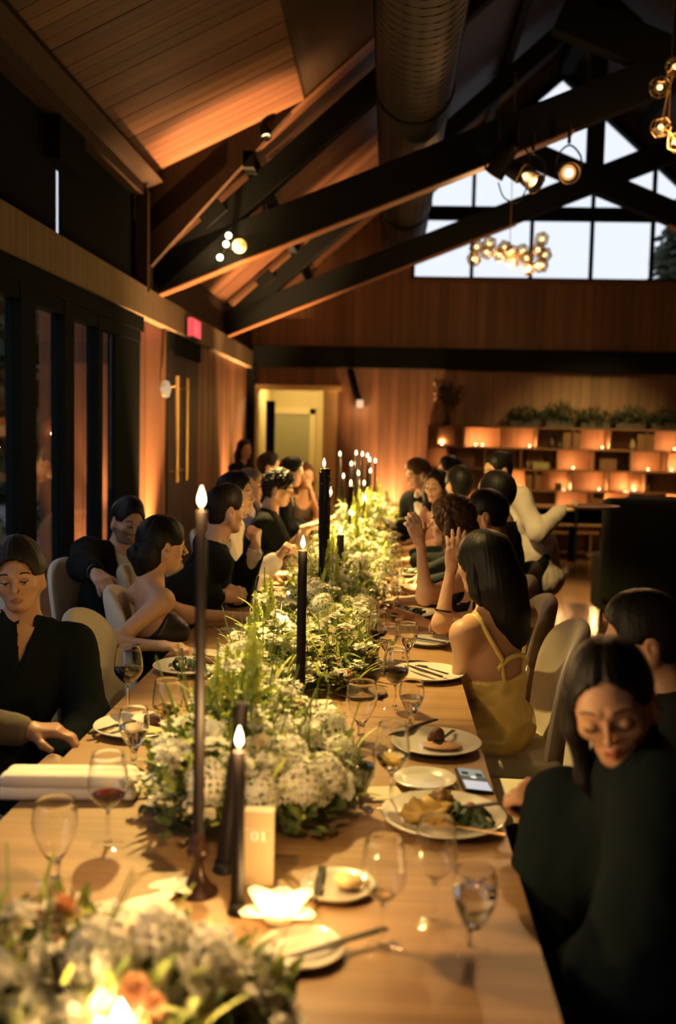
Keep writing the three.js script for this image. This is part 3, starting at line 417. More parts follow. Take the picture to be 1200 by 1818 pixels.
// --- right side, near to far
plate('bread', -0.13, -1.70, 'small grey bread plate with a black knife across it at the near table end', M.greyChina, 1.0);
cutlery('knife', [0.02, TY + 0.026, -1.76], [-0.15, TY + 0.017, -1.66], 'black knife lying across the nearest small bread plate');
plate('bread', -0.08, -1.95, 'small shallow plate with a half eaten roll and a butter knife', M.greyChina, 1.0);
lump('bread_roll', 'half eaten pale bread roll on the small shallow plate', 'bread', [-0.055, TY + 0.026, -1.945], [0.028, 0.017, 0.022], [0.62, 0.45, 0.2], 3);
cutlery('knife', [-0.115, TY + 0.02, -2.02], [-0.12, TY + 0.015, -1.87], 'black butter knife beside the half eaten roll');
glass('wine', 0.012, -1.73, 0.12, M.whiteWine, 'nearly empty wine glass nearest the camera on the right side');
glass('wine', 0.11, -1.83, 0, null, 'empty wine glass just behind the nearest wine glass on the right');
glass('goblet', 0.175, -1.735, 0.62, M.water, 'water goblet closest to the right table edge at the near end', 1.02);
plate('dinner', 0.155, -2.33, 'large white dinner plate with roast vegetables and a knife, in front of the turtlenecked woman');
lump('roast_vegetables', 'golden pile of roast vegetables on the nearest dinner plate', 'food', [0.115, TY + 0.03, -2.32], [0.062, 0.028, 0.042], [0.42, 0.27, 0.07], 5, 0.55, 60);
lump('roast_vegetables', 'browned sprout heap at the back of the nearest dinner plate', 'food', [0.15, TY + 0.035, -2.36], [0.035, 0.035, 0.03], [0.2, 0.11, 0.04], 8, 0.55, 70);
lump('meat_slice', 'small rare pink meat slice on the nearest dinner plate', 'food', [0.225, TY + 0.028, -2.35], [0.022, 0.018, 0.016], RARE, 9);
salad('dark green leaves at the right of the nearest dinner plate', 0.215, TY + 0.01, -2.30, 0.045, 41);
cutlery('knife', [0.37, TY + 0.085, -2.28], [0.18, TY + 0.04, -2.33], 'black knife held by the woman in the turtleneck');
cutlery('fork', [0.29, TY + 0.03, -2.20], [0.13, TY + 0.026, -2.27], 'pale metal fork across the front rim of the nearest dinner plate', M.gold);
plate('side', 0.12, -2.59, 'empty small white side plate behind the nearest dinner plate', M.china, 1.08);
{ const t = thing('phone', 'phone lying face up with a painted glowing reflection near the right table edge', 'phone', [0.25, TY + 0.004, -2.6], 0.12); t.rotation.set(0.055, 0.12, -0.125); part('body', rbox(0.078, 0.009, 0.15, 0.004, 0, 0.005, 0), M.satinBlack, t); const c = document.createElement('canvas'); c.width = 128; c.height = 256; const x = c.getContext('2d'); x.fillStyle = '#9aa79a'; x.fillRect(0, 0, 128, 256); x.fillStyle = '#dfe3e6'; x.fillRect(0, 150, 128, 106); x.fillStyle = '#4d5a4c'; x.fillRect(0, 96, 128, 54); x.fillStyle = '#30382f'; x.fillRect(14, 40, 34, 40); x.fillRect(84, 48, 34, 44); x.fillStyle = '#ffffff'; x.beginPath(); x.arc(66, 104, 16, 0, 7); x.fill(); const m = new THREE.CanvasTexture(c); m.colorSpace = THREE.SRGBColorSpace; part('screen', rbox(0.072, 0.002, 0.142, 0.0009, 0, 0.0103, 0), M.satinBlack, t); part('painted_reflection', new THREE.PlaneGeometry(0.068, 0.138).rotateX(-Math.PI / 2).translate(0, 0.0116, 0), phys([0.01, 0.01, 0.01], 0.08, { emissive: new THREE.Color(1, 1, 1), emissiveMap: m, emissiveIntensity: 0.75 }), t); }  // window and lamp reflection painted on the glass as a glowing image
glass('goblet', -0.05, -2.38, 0.68, M.water, 'full water goblet left of the folded white card on the right side');
glass('wine', 0.03, -2.40, 0.34, M.whiteWine, 'white wine glass right of the water goblet near the folded white card', 1.06);
{ const m = tag(part(numbered('folded_card'), warp(box(0.085, 0.002, 0.1, 0, 0.002, 0), (v) => { v.y += 0.004 * Math.cos(v.x * 30); }), M.paper, scene, [0.015, TY, -2.5]), 'small white folded card lying under the wine glass', 'card'); m.rotation.y = 0.2; }
plate('dinner', 0.165, -2.9, 'white dinner plate with a slice of rare meat, second from the camera on the right', M.china, 0.9);
lump('meat_slice', 'dark seared chunk of rare meat on the second dinner plate', 'food', [0.165, TY + 0.03, -2.91], [0.028, 0.022, 0.022], MEAT, 12);
lump('mash', 'smear of pink and orange sauce on the second dinner plate', 'food', [0.18, TY + 0.016, -2.88], [0.06, 0.008, 0.04], [0.45, 0.25, 0.14], 14);
cutlery('knife', [0.175, TY + 0.03, -3.1], [0.03, TY + 0.028, -2.93], 'black knife leaning on the left rim of the second dinner plate');
cutlery('fork', [0.225, TY + 0.028, -3.0], [0.16, TY + 0.026, -2.86], 'dark fork resting on the second dinner plate');
glass('goblet', 0.095, -3.1, 0.5, M.water, 'half full goblet standing behind the second dinner plate');
glass('goblet', -0.06, -2.95, 0, null, 'tall empty water glass left of the second dinner plate', 1.2);
glass('red', 0.045, -3.3, 0.42, M.redWine, 'glass of dark red wine beside the third dinner plate');
plate('charger', -0.08, -3.48, 'brown empty plate with a fork beside the flowers', std([0.16, 0.09, 0.045], 0.4), 0.9);
cutlery('fork', [0.0, TY + 0.02, -3.4], [-0.07, TY + 0.016, -3.52], 'dark fork on the brown empty plate');
plate('dinner', 0.175, -3.76, 'emptied white dinner plate with crossed cutlery in front of the woman in yellow', M.china, 0.95);
cutlery('knife', [0.22, TY + 0.03, -3.66], [0.1, TY + 0.028, -3.83], 'black knife laid on the emptied plate before the woman in yellow');
cutlery('fork', [0.25, TY + 0.03, -3.7], [0.13, TY + 0.028, -3.85], 'black fork laid on the emptied plate before the woman in yellow');
cutlery('knife', [0.22, TY + 0.003, -3.98], [0.05, TY + 0.003, -4.02], 'black knife on the bare wood beyond the emptied plate');
glass('goblet', 0.02, -3.98, 0.55, M.water, 'water goblet at the left of a close pair behind the emptied plate', 1.05);
glass('goblet', 0.1, -4.02, 0.55, M.water, 'water goblet at the right of a close pair behind the emptied plate', 1.05);
glass('red', -0.02, -4.0, 0.3, M.redWine, 'red wine glass close to the flowers behind the brown plate');
glass('wine', -0.09, -3.9, 0, null, 'empty wine glass touching the flowers behind the brown plate');
plate('side', 0.2, -4.35, 'small white plate with a knife past the water goblets on the right', M.china, 1.3);
cutlery('knife', [0.27, TY + 0.022, -4.3], [0.12, TY + 0.02, -4.42], 'black knife on the small plate past the water goblets');
plate('dinner', 0.12, -5.02, 'dinner plate of dark leftovers in front of the women with bare arms', M.china, 0.93);
salad('dark leftovers on the dinner plate in front of the bare arms', 0.12, TY + 0.01, -5.02, 0.07, 44);
lump('meat_slice', 'reddish leftover on the fourth dinner plate', 'food', [0.06, TY + 0.03, -5.05], [0.03, 0.022, 0.025], MEAT, 19);
cutlery('fork', [0.2, TY + 0.05, -4.98], [0.1, TY + 0.03, -5.1], 'dark fork across the plate of leftovers');
glass('wine', 0.03, -4.72, 0.3, M.whiteWine, 'white wine glass in front of the plate of leftovers');
glass('goblet', -0.06, -4.6, 0.4, M.water, 'goblet left of the white wine glass by the leftovers');
const farR = [[0.14, -5.8], [0.15, -6.5], [0.15, -7.2], [0.14, -7.9]];
farR.forEach(([x, z], i) => { plate('dinner', x, z, ['fifth', 'sixth', 'seventh', 'eighth'][i] + ' dinner plate from the camera along the right table edge', M.china, 0.93); salad('dark food on the ' + ['fifth', 'sixth', 'seventh', 'eighth'][i] + ' dinner plate from the camera on the right', x, TY + 0.01, z, 0.06, 50 + i); glass('wine', x - 0.12, z + 0.3, 0.3, M.whiteWine, 'wine glass left of the ' + ['fifth', 'sixth', 'seventh', 'eighth'][i] + ' dinner plate on the right side'); glass('goblet', x - 0.07, z + 0.42, 0.5, M.water, 'water goblet just short of the ' + ['fifth', 'sixth', 'seventh', 'eighth'][i] + ' dinner plate on the right side'); cutlery('knife', [x + 0.09, TY + 0.03, z - 0.02], [x - 0.06, TY + 0.028, z - 0.1], 'dark knife on the ' + ['fifth', 'sixth', 'seventh', 'eighth'][i] + ' dinner plate on the right side'); });
// --- left side, near to far
glass('goblet', -0.655, -1.93, 0, null, 'empty stemmed glass nearest the camera on the left side', 1.15);
glass('red', -0.6, -2.12, 0.26, M.redWine, 'red wine glass standing before the folded white napkin');
{ // folded napkin
  const t = thing('folded_napkin', 'thick white cloth napkin folded lengthwise at the left table edge', 'napkin', [-0.78, TY, -2.42], 0.1), a = rng(9);
  const fold = (w, h, d, y, z, sd) => { const g = new RoundedBoxGeometry(w, h, d, 10, Math.min(h, d) * 0.48), q = mergeV(g); warp(q, (v) => { const e = 1 - 0.25 * Math.pow(Math.abs(v.x) / (w / 2), 6); v.z *= e; v.y *= e; v.y += 0.006 * Math.sin(v.x * 19 + sd) + 0.007 * noise(v.x * 11, v.z * 26, sd) + y; v.z += 0.010 * noise(v.x * 8, sd, 1) + z; }); part('fold', q, M.linen, t); };
  fold(0.35, 0.036, 0.135, 0.022, 0.0, 1.3); fold(0.34, 0.040, 0.062, 0.046, 0.026, 4.1); fold(0.335, 0.040, 0.06, 0.05, -0.026, 7.7);
}
glass('goblet', -0.68, -2.66, 0.55, M.water, 'full water goblet in front of the white plate on the left side', 1.05);
glass('wine', -0.61, -2.76, 0.36, M.whiteWine, 'white wine glass between the plate and the flowers on the left side', 1.05);
plate('dinner', -0.745, -2.96, 'white dinner plate with fork and leftovers on the left, before the man in black', M.china, 0.9);
lump('meat_slice', 'dark leftover meat at the back of the left hand dinner plate', 'food', [-0.7, TY + 0.028, -3.0], [0.03, 0.018, 0.02], MEAT, 23); lump('mash', 'pinkish sauce smear on the left hand dinner plate', 'food', [-0.72, TY + 0.015, -2.93], [0.06, 0.007, 0.04], [0.5, 0.33, 0.2], 24);
cutlery('fork', [-0.84, TY + 0.02, -2.84], [-0.77, TY + 0.03, -3.0], 'fork with shining tines on the left hand dinner plate', M.gold); cutlery('knife', [-0.87, TY + 0.02, -2.86], [-0.76, TY + 0.03, -2.97], 'black knife beside the shining fork on the left'); cutlery('fork', [-0.6, TY + 0.028, -3.0], [-0.71, TY + 0.028, -3.05], 'dark fork on the right rim of the left hand dinner plate');
glass('red', -0.83, -3.17, 0.42, M.redWine, 'tall glass of dark red wine at the left table edge', 1.05);
plate('dinner', -0.74, -3.74, 'white dinner plate of dark leftovers beside the bare shouldered woman', M.china, 0.95); salad('dark leftovers on the plate beside the bare shouldered woman', -0.73, TY + 0.01, -3.73, 0.07, 61); lump('meat_slice', 'heap of meat on the plate beside the bare shouldered woman', 'food', [-0.68, TY + 0.03, -3.77], [0.04, 0.022, 0.03], MEAT, 25); cutlery('fork', [-0.79, TY + 0.07, -3.82], [-0.76, TY + 0.03, -3.72], 'dark fork standing in the leftovers on the left');
{ const m = tag(part(numbered('menu_card'), rbox(0.11, 0.003, 0.2, 0.001), M.paper, scene, [-0.73, TY + 0.003, -4.05]), 'white printed menu card lying past the plate of leftovers on the left', 'menu'); m.rotation.y = 1.3; }
cutlery('knife', [-0.84, TY + 0.004, -3.98], [-0.62, TY + 0.004, -3.93], 'black knife beside the white menu card on the left');
glass('goblet', -0.5, -4.75, 0.4, M.water, 'stemless looking water glass by the flowers on the left side', 1.1); glass('red', -0.6, -4.88, 0.35, M.redWine, 'glass of red wine under the hands of the crop haired man');
plate('side', -0.76, -5.3, 'small white plate before the crop haired man', M.china, 1.3); { const m = tag(part(numbered('menu_card'), rbox(0.11, 0.003, 0.2, 0.001), M.paper, scene, [-0.66, TY + 0.003, -4.55]), 'white menu card in front of the crop haired man', 'menu'); m.rotation.y = 1.4; }
[[-0.7, -6.2], [-0.72, -7.0], [-0.72, -7.8]].forEach(([x, z], i) => { plate('dinner', x, z, ['first', 'second', 'third'][i] + ' of the far dinner plates on the left side, before the ' + ['raised arm', 'curly haired guest', 'doorway guests'][i], M.china, 0.9); glass('wine', x + 0.14, z + 0.2, 0.3, M.whiteWine, 'far wine glass on the left side before the ' + ['raised arm', 'curly haired guest', 'doorway guests'][i]); glass('goblet', x + 0.18, z - 0.1, 0.4, M.water, 'far water goblet on the left side before the ' + ['raised arm', 'curly haired guest', 'doorway guests'][i]); });
{ // table number card
  const t = thing('table_number', 'cream standing card with the table number 01 between the black candles and the flowers', 'sign', [-0.243, TY, -1.97], 0.04), c = document.createElement('canvas'); c.width = 256; c.height = 768; const x = c.getContext('2d'); x.fillStyle = '#b8a07c'; x.fillRect(0, 0, 256, 768); x.fillStyle = '#fffdf6'; x.font = '132px serif'; x.textAlign = 'center'; x.fillText('01', 128, 300); x.fillRect(0, 0, 256, 3);
  const m = new THREE.CanvasTexture(c); m.colorSpace = THREE.SRGBColorSpace;
  part('card_block', rbox(0.062, 0.158, 0.028, 0.0015, 0, 0.079, 0), M.paper, t); const f = part('printed_face', new THREE.PlaneGeometry(0.06, 0.156).translate(0, 0.079, 0.0145), std([1, 1, 1], 0.8, { map: m }), t); part('fold_flap', box(0.062, 0.002, 0.0285, 0, 0.12, 0.0008), M.paper, t);
}
// ================================================================ candles
function taper(label, x, z, top, r, o = {}) {
  const t = thing('black_candle', label, 'candle', [x, TY, z]), base = o.base ?? 0.03, h = top - TY - 0.035 - base, a = rng(Math.round(x * 999 + z * 77) + 4000);
  if (o.holder) part('candlestick', lathe([[0, 0], [0.042, 0], [0.042, 0.004], [0.028, 0.015], [0.014, 0.04], [0.010, 0.066], [0.021, 0.078], [0.024, 0.088], [0.019, 0.098], [0.0125, 0.104], [0.0125, 0.125], [0, 0.125]], 32), o.holderMat ?? phys([0.035, 0.014, 0.008], 0.3, { metalness: 0.35 }), t);
  else part('holder', lathe([[0, 0], [r + 0.007, 0], [r + 0.007, 0.004], [r + 0.004, 0.008], [r + 0.004, 0.022], [0, 0.022]], 28), M.satinBlack, t);
  const y0 = o.holder ? 0.1 : 0.01, body = new THREE.CylinderGeometry(r * 0.92, r * 1.05, h + base - y0, 22, 30).translate(0, (h + base + y0) / 2, 0); if (o.lean) body.translate(0, 0, 0);
  warp(body, (v) => { const n = 1 + 0.05 * noise(v.x * 60, v.y * 25, v.z * 60 + x * 9); v.x *= n; v.z *= n; });
  const c = part('wax', body, M.blackWax, t), d = [];
  if (o.drips) for (let i = 0; i < o.drips; i++) { const q = a() * 6.28, L = 0.08 + a() * 0.3, y = h + base - a() * 0.1; d.push(new THREE.CapsuleGeometry(0.004 + a() * 0.004, L, 4, 8).translate(Math.cos(q) * r * 0.97, y - L / 2, Math.sin(q) * r * 0.97)); for (let k = 0; k < 3; k++) d.push(sph(0.004 + a() * 0.004, 8, 6, Math.cos(q) * r * 1.05, y - a() * L, Math.sin(q) * r * 1.05)); }
  if (d.length) part('wax_drips', merge(d), M.blackWax, t);
  if (o.lit === false) { t.rotation.z = o.lean ?? 0; part('wick', cyl(0.0015, 0.0015, 0.02, 6, 0, h + base + 0.008, 0), M.wick, t); return t; }
  const two = o.two ? [[-0.008, 0], [o.two[0], o.two[1]]] : [[0, 0]];
  for (const [dx, dy] of two) {
    part('wick', cyl(0.0015, 0.0015, 0.014, 6, dx, h + base + dy + 0.006, 0), M.wick, t);
    part('flame', lathe([[0, 0], [0.005, 0.004], [0.0078, 0.012], [0.0066, 0.022], [0.003, 0.033], [0, 0.042]], 16).translate(dx, h + base + dy + 0.008, 0), M.flame, t);
    const l = new THREE.PointLight(CANDLE, LUX.flame * (o.k ?? 1), 0, 2); l.position.set(x + dx, TY + h + base + dy + 0.026, z + 0.014); l.shadow.radius = 0.6; l.castShadow = true; scene.add(l);
  }
  if (o.lean) t.rotation.z = o.lean; return t;
}
taper('tallest black taper at the front, standing in a dark reddish candlestick', -0.36, -1.92, 1.565, 0.0115, { holder: true, k: 2.3 });
taper('short black taper right of the tall front one, its flame halfway up the picture', -0.268, -1.84, 1.115, 0.012, { k: 2.4 });
taper('unlit black taper leaning between the two front candles', -0.325, -2.02, 1.16, 0.016, { lit: false, lean: -0.10 });
taper('slender black taper rising from the flowers left of the thick dripping candle', -0.262, -3.14, 1.345, 0.0155, { k: 1.5 });
taper('thick black candle covered in shining wax drips with two flames', -0.30, -4.85, 1.545, 0.026, { drips: 14, two: [0.026, -0.14], k: 1.2 });
taper('short black candle almost lost in the flowers left of the slender taper', -0.405, -3.72, 1.0, 0.019, { k: 1.5 });
taper('stubby black candle with its flame just right of the thick dripping candle', -0.25, -5.5, 1.155, 0.022);
[[-0.43, -9.0, 1.5], [-0.285, -9.05, 1.51], [-0.225, -8.9, 1.505], [-0.17, -9.5, 1.44], [-0.33, -9.1, 1.41], [-0.245, -8.5, 1.35], [-0.29, -8.0, 1.29], [-0.155, -9.2, 1.345], [-0.195, -8.55, 1.265], [-0.37, -8.45, 1.325], [-0.165, -7.5, 1.21], [-0.2, -9.9, 1.47], [-0.12, -9.85, 1.42], [-0.26, -7.2, 1.12]].forEach(([x, z, y], i) => taper(['leftmost of the tall far candles, standing apart from the others', 'left one of a close pair of tall far candles', 'right one of a close pair of tall far candles', 'far black candle at the right of the cluster near the top', 'far candle below and left of the close pair', 'far candle at the middle of the cluster, before the wall glow', 'nearer of the far candles with a thick dark body', 'far candle at the right side of the cluster, middle height', 'lowish far candle below the cluster centre', 'low far candle at the left of the cluster', 'short far candle right of the thick dark body', 'hindmost tall candle at the table end', 'hindmost candle at the right of the table end', 'lowest far candle sunk among the flowers'][i], x, z, y, i === 6 ? 0.024 : 0.013, { k: 0.9 }));
function votive(x, z, label, k = 1) { // clear glass cup with a tea light
  const t = thing('votive_candle', label, 'candle', [x, TY, z]); part('cup', lathe([[0, 0], [0.03, 0], [0.036, 0.05], [0.034, 0.05], [0.028, 0.006], [0, 0.006]], 28), M.glass, t); part('wax', cyl(0.027, 0.026, 0.02, 20, 0, 0.017, 0), phys([0.75, 0.62, 0.4], 0.5), t); part('flame', lathe([[0, 0], [0.0055, 0.006], [0.004, 0.016], [0, 0.026]], 12).translate(0, 0.03, 0), M.flame, t);
  const l = new THREE.PointLight(CANDLE, LUX.tea * k, 0, 2); l.position.set(x, TY + 0.062, z); l.shadow.radius = 0.6; l.castShadow = true; scene.add(l);
}
[[-0.5, -3.3], [-0.12, -4.5], [-0.48, -5.3], [-0.1, -6.2], [-0.45, -6.9], [-0.1, -8.1]].forEach(([x, z], i) => votive(x, z, 'tea light in a clear cup ' + (i % 2 ? 'right' : 'left') + ' of the flowers, ' + ['before the bare shouldered woman', 'by the plate of leftovers', 'near the crop haired man', 'by the fifth plate', 'near the raised arm', 'by the far plates'][i]));
{ // the big pale pillar candle at the bottom edge with its pool of light, and a dark taper behind it
  const t = thing('pillar_candle', 'thick reddish pillar candle glowing at the bottom edge of the picture', 'candle', [-0.355, TY, -1.32]);
  part('wax', lathe([[0, 0], [0.042, 0], [0.043, 0.09], [0.039, 0.094], [0.034, 0.082], [0, 0.078]], 40), phys([0.40, 0.13, 0.045], 0.45, { transmission: 0.15 }), t); part('flame', lathe([[0, 0], [0.012, 0.008], [0.014, 0.02], [0.008, 0.035], [0, 0.05]], 18).translate(0, 0.082, 0), M.flame, t);
  const l = new THREE.PointLight(CANDLE, LUX.flame * 1.4, 0, 2); l.position.set(-0.355, TY + 0.105, -1.305); l.castShadow = true; l.shadow.radius = 1; scene.add(l);
  taper('dark unlit taper just left of the glowing pillar candle at the bottom edge', -0.425, -1.36, 0.965, 0.013, { lit: false, lean: 0.2 });
}

// ================================================================ flowers
const petalMat = (c, tr = 0.35) => phys(c, 0.75, { transmission: tr, thickness: 0, side: THREE.DoubleSide });
const FM = { white: petalMat([0.80, 0.78, 0.68]), cream: petalMat([0.80, 0.72, 0.52]), peach: petalMat([0.70, 0.36, 0.18]), lime: petalMat([0.58, 0.64, 0.13], 0.45), leaf: petalMat([0.20, 0.26, 0.045], 0.35), leafDark: petalMat([0.06, 0.09, 0.022], 0.25), stem: std([0.16, 0.24, 0.05], 0.7), dry: petalMat([0.30, 0.24, 0.07], 0.3), blush: petalMat([0.74, 0.60, 0.52]) };
function petal(l, w, cup, n = 4) { const g = new THREE.PlaneGeometry(w, l, 3, n).translate(0, l / 2, 0); return warp(g, (v) => { const t = v.y / l; v.x *= Math.sin(Math.min(1, t * 0.75 + 0.2) * Math.PI) ** 0.6; v.z = cup * l * t * t - cup * 1.6 * v.x * v.x / w; }); }
function bloom(r, rings, cup, seed) { const a = rng(seed), L = []; for (let k = 0; k < rings; k++) { const n = 5 + k * 2, tilt = lerp(0.25, 1.35, rings === 1 ? 1 : k / (rings - 1)); for (let i = 0; i < n; i++) { const s = r * lerp(0.55, 1, k / Math.max(1, rings - 1)) * (0.85 + 0.3 * a()); L.push(petal(s, s * 0.8, cup).rotateX(tilt + (a() - 0.5) * 0.25).rotateY((i + a() * 0.4) / n * 6.283 + k)); } } return merge(L); }
const star = merge([0, 1, 2, 3, 4].map((i) => petal(0.008, 0.0065, 0.25, 2).rotateX(1.15).rotateY(i * 1.2566)));
const bigStar = merge([0, 1, 2, 3, 4].map((i) => petal(0.014, 0.011, 0.3, 2).rotateX(1.05).rotateY(i * 1.2566)));
const leafG = petal(0.05, 0.018, 0.25, 4), narrowLeaf = petal(0.09, 0.010, 0.35, 5), roundLeaf = petal(0.03, 0.024, 0.2, 3);
const blooms = { ranunculus: bloom(0.03, 4, 0.55, 1), carnation: bloom(0.036, 4, 0.15, 2), orchid: bloom(0.042, 1, 0.25, 3), mum: (() => { const a = rng(8), L = []; for (let i = 0; i < 46; i++) { const t = i / 46; L.push(petal(0.03, 0.008, 0.3, 2).rotateX(lerp(0.1, 1.5, t)).rotateY(i * 2.399)); } return merge(L); })() };
// hydrangea-like dome: many small four-petal florets on a half sphere
const hydra = (() => { const L = [], f = merge([0, 1, 2, 3].map((i) => petal(0.011, 0.010, 0.2, 1).rotateX(1.25).rotateY(i * 1.5708))); for (let i = 0; i < 70; i++) { const y = 1 - i / 70 * 1.25, q = i * 2.399, s = Math.sqrt(Math.max(0, 1 - y * y)), d = V3(s * Math.cos(q), y, s * Math.sin(q)), m = new THREE.Matrix4().compose(d.clone().multiplyScalar(0.046 * (0.95 + 0.1 * Math.sin(i * 7.7))), new THREE.Quaternion().setFromUnitVectors(V3(0, 1, 0), d), V3(1, 1, 1)); L.push(f.clone().applyMatrix4(m)); } return merge(L); })();
// a tall green spike (bells along a stem)
function spikeGeo(h, seed) { const a = rng(seed), L = [], n = Math.floor(h / 0.0075); for (let i = 0; i < n; i++) { const t = i / n, q = i * 2.2, s = lerp(0.016, 0.007, t) * (0.8 + 0.4 * a()); const b = merge([0, 1, 2, 3].map((k) => petal(s * 1.3, s * 1.1, 0.5, 2).rotateX(0.75).rotateY(k * 1.571))); b.rotateX(1.1).translate(0, h * (0.35 + 0.65 * t), lerp(0.012, 0.004, t)).rotateY(q); L.push(b); } return merge(L); }
const spikes = [spikeGeo(0.30, 31), spikeGeo(0.36, 32), spikeGeo(0.24, 33)], spikeStem = cyl(0.003, 0.0035, 0.3, 6, 0, 0.15, 0);
const dummy = new THREE.Object3D();
function inst(name, geo, mat, n, place, parent) { const m = new THREE.InstancedMesh(geo, mat, n); m.name = name; m.userData.kind = 'stuff'; for (let i = 0; i < n; i++) { dummy.position.set(0, 0, 0); dummy.rotation.set(0, 0, 0); dummy.scale.setScalar(1); place(dummy, i); dummy.updateMatrix(); m.setMatrixAt(i, dummy.matrix); } shade(m); parent.add(m); return m; }
function arrangement(label, x, z, rx, rz, h, seed, o = {}) {
  const t = thing('flower_arrangement', label, 'flowers', [x, TY, z]), a = rng(seed), gs = () => (a() + a() + a() - 1.5) / 1.5;
  const inside = (lo, hi) => { const q = a() * 6.283, r = Math.sqrt(a()), px = r * Math.cos(q), pz = r * Math.sin(q), top = h * Math.sqrt(Math.max(0.05, 1 - r * r * 0.85)) * (0.8 + 0.35 * noise(px * 2 + seed, pz * 2, 0.3)); return [px * rx, lerp(lo, hi, a()) * top, pz * rz, q, r]; };
  const stems = []; for (let i = 0; i < (o.stems ?? 26); i++) { const [px, , pz] = inside(0, 1), hh = h * (0.6 + 0.5 * a()); stems.push(tube([[px * 0.35, 0.0, pz * 0.35], [px * 0.75, hh * 0.5, pz * 0.75], [px * 1.05, hh, pz * 1.05]], 0.0017, 6, 4)); }
  part('stems', merge(stems), FM.stem, t).userData.kind = 'stuff';
  inst('foliage', leafG, FM.leaf, o.leaf ?? 420, (d) => { const [px, py, pz] = inside(0.02, 0.95); d.position.set(px, py + 0.005, pz); d.rotation.set(gs() * 1.5 + 0.6, a() * 6.3, gs()); d.scale.setScalar(0.6 + a() * 0.7); }, t);
  inst('dark_foliage', roundLeaf, FM.leafDark, o.dark ?? 420, (d) => { const [px, py, pz] = inside(0.0, 0.75); d.position.set(px * 1.05, py + 0.003, pz * 1.05); d.rotation.set(gs() * 1.6 + 0.8, a() * 6.3, gs()); d.scale.setScalar(0.6 + a() * 0.8); }, t);
  inst('narrow_leaves', narrowLeaf, FM.lime, o.narrow ?? 90, (d) => { const [px, py, pz, q] = inside(0.3, 1.0); d.position.set(px, py, pz); d.rotation.set(0.5 + gs() * 0.7, Math.PI / 2 - q + gs(), gs() * 0.5, 'YXZ'); d.scale.setScalar(0.7 + a() * 0.6); }, t);
  // filler florets gathered in loose umbels
  const umb = []; for (let i = 0; i < (o.umbels ?? 34); i++) { const [px, py, pz] = inside(0.55, 1.12); umb.push([px * 1.05, py, pz * 1.05, 0.022 + a() * 0.02]); }
  inst('white_florets', star, FM.white, (o.florets ?? 24) * umb.length, (d, i) => { const u = umb[i % umb.length], q = a() * 6.283, r = Math.sqrt(a()) * u[3]; d.position.set(u[0] + r * Math.cos(q), u[1] + 0.014 * (1 - (r / u[3]) ** 2) + gs() * 0.006, u[2] + r * Math.sin(q)); d.rotation.set(gs() * 0.8, a() * 6.3, gs() * 0.8); d.scale.setScalar(1.05 + a() * 0.9); }, t);
  inst('lime_florets', bigStar, o.dry ? FM.dry : FM.lime, o.lime ?? 160, (d) => { const [px, py, pz] = inside(0.4, 1.05); d.position.set(px, py, pz); d.rotation.set(gs(), a() * 6.3, gs()); d.scale.setScalar(0.6 + a() * 0.7); }, t);
  for (const [kind, n, mat] of o.blooms ?? []) for (let i = 0; i < n; i++) { const [px, py, pz, q, r] = inside(0.7, 1.02), b = part(kind === 'hydra' ? 'flower_head' : 'blossom', kind === 'hydra' ? hydra : blooms[kind], FM[mat], t, [px, Math.max(0.03, py), pz]); b.rotation.set(0, Math.PI / 2 - q, 0); b.rotateX(r * 0.9 + 0.2 * gs()); b.scale.setScalar(0.8 + 0.45 * a()); }
  for (let i = 0; i < (o.spikes ?? 0); i++) { const px = gs() * rx * 0.8, pz = gs() * rz * 0.8, s = part('green_spike', spikes[i % 3], FM.lime, t, [px, h * 0.5, pz]); s.rotation.set(gs() * 0.25, a() * 6, gs() * 0.25); s.scale.setScalar(0.55 + 0.35 * a()); part('spike_stem', spikeStem, FM.stem, s); }
  return t;
}
arrangement('out of focus mound of pale and peach blooms at the bottom left corner', -0.55, -1.45, 0.33, 0.24, 0.19, 101, { blooms: [['carnation', 24, 'white'], ['mum', 9, 'peach'], ['ranunculus', 14, 'cream'], ['hydra', 7, 'white']], leaf: 200, dark: 420, spikes: 0, narrow: 30, umbels: 40, lime: 160 });
arrangement('small spill of white carnations just left of the nearest bread plate', -0.245, -1.52, 0.12, 0.11, 0.09, 102, { blooms: [['carnation', 13, 'white'], ['ranunculus', 5, 'peach']], leaf: 60, dark: 200, narrow: 8, umbels: 8, lime: 30, stems: 8 });
arrangement('tall airy mound of white florets and lime green around the front candles', -0.36, -2.50, 0.22, 0.40, 0.36, 103, { blooms: [['hydra', 9, 'white'], ['ranunculus', 8, 'cream'], ['carnation', 5, 'white']], spikes: 5, narrow: 70, umbels: 70, leaf: 650, dark: 500, lime: 420 });
arrangement('full white hydrangea cluster spilling to the right behind the table number', -0.19, -2.45, 0.14, 0.26, 0.24, 104, { blooms: [['hydra', 15, 'white'], ['carnation', 7, 'white']], umbels: 30, leaf: 200, narrow: 12, lime: 120 });
arrangement('bushy golden green filler flowers beside the slender taper', -0.2, -3.85, 0.17, 0.42, 0.21, 105, { blooms: [['ranunculus', 6, 'peach'], ['mum', 5, 'white']], dry: true, umbels: 26, lime: 620, spikes: 0, dark: 520, narrow: 30 });
arrangement('loose white florets and green spikes at the left behind the slender taper', -0.42, -3.5, 0.16, 0.44, 0.32, 106, { blooms: [['hydra', 5, 'white'], ['orchid', 6, 'white']], umbels: 70, spikes: 3, lime: 300, narrow: 60 });
arrangement('bright bed of white mums in front of the thick dripping candle', -0.26, -4.6, 0.22, 0.40, 0.28, 107, { blooms: [['mum', 16, 'white'], ['orchid', 6, 'blush'], ['hydra', 5, 'white']], umbels: 60, spikes: 2, lime: 260, narrow: 50 });
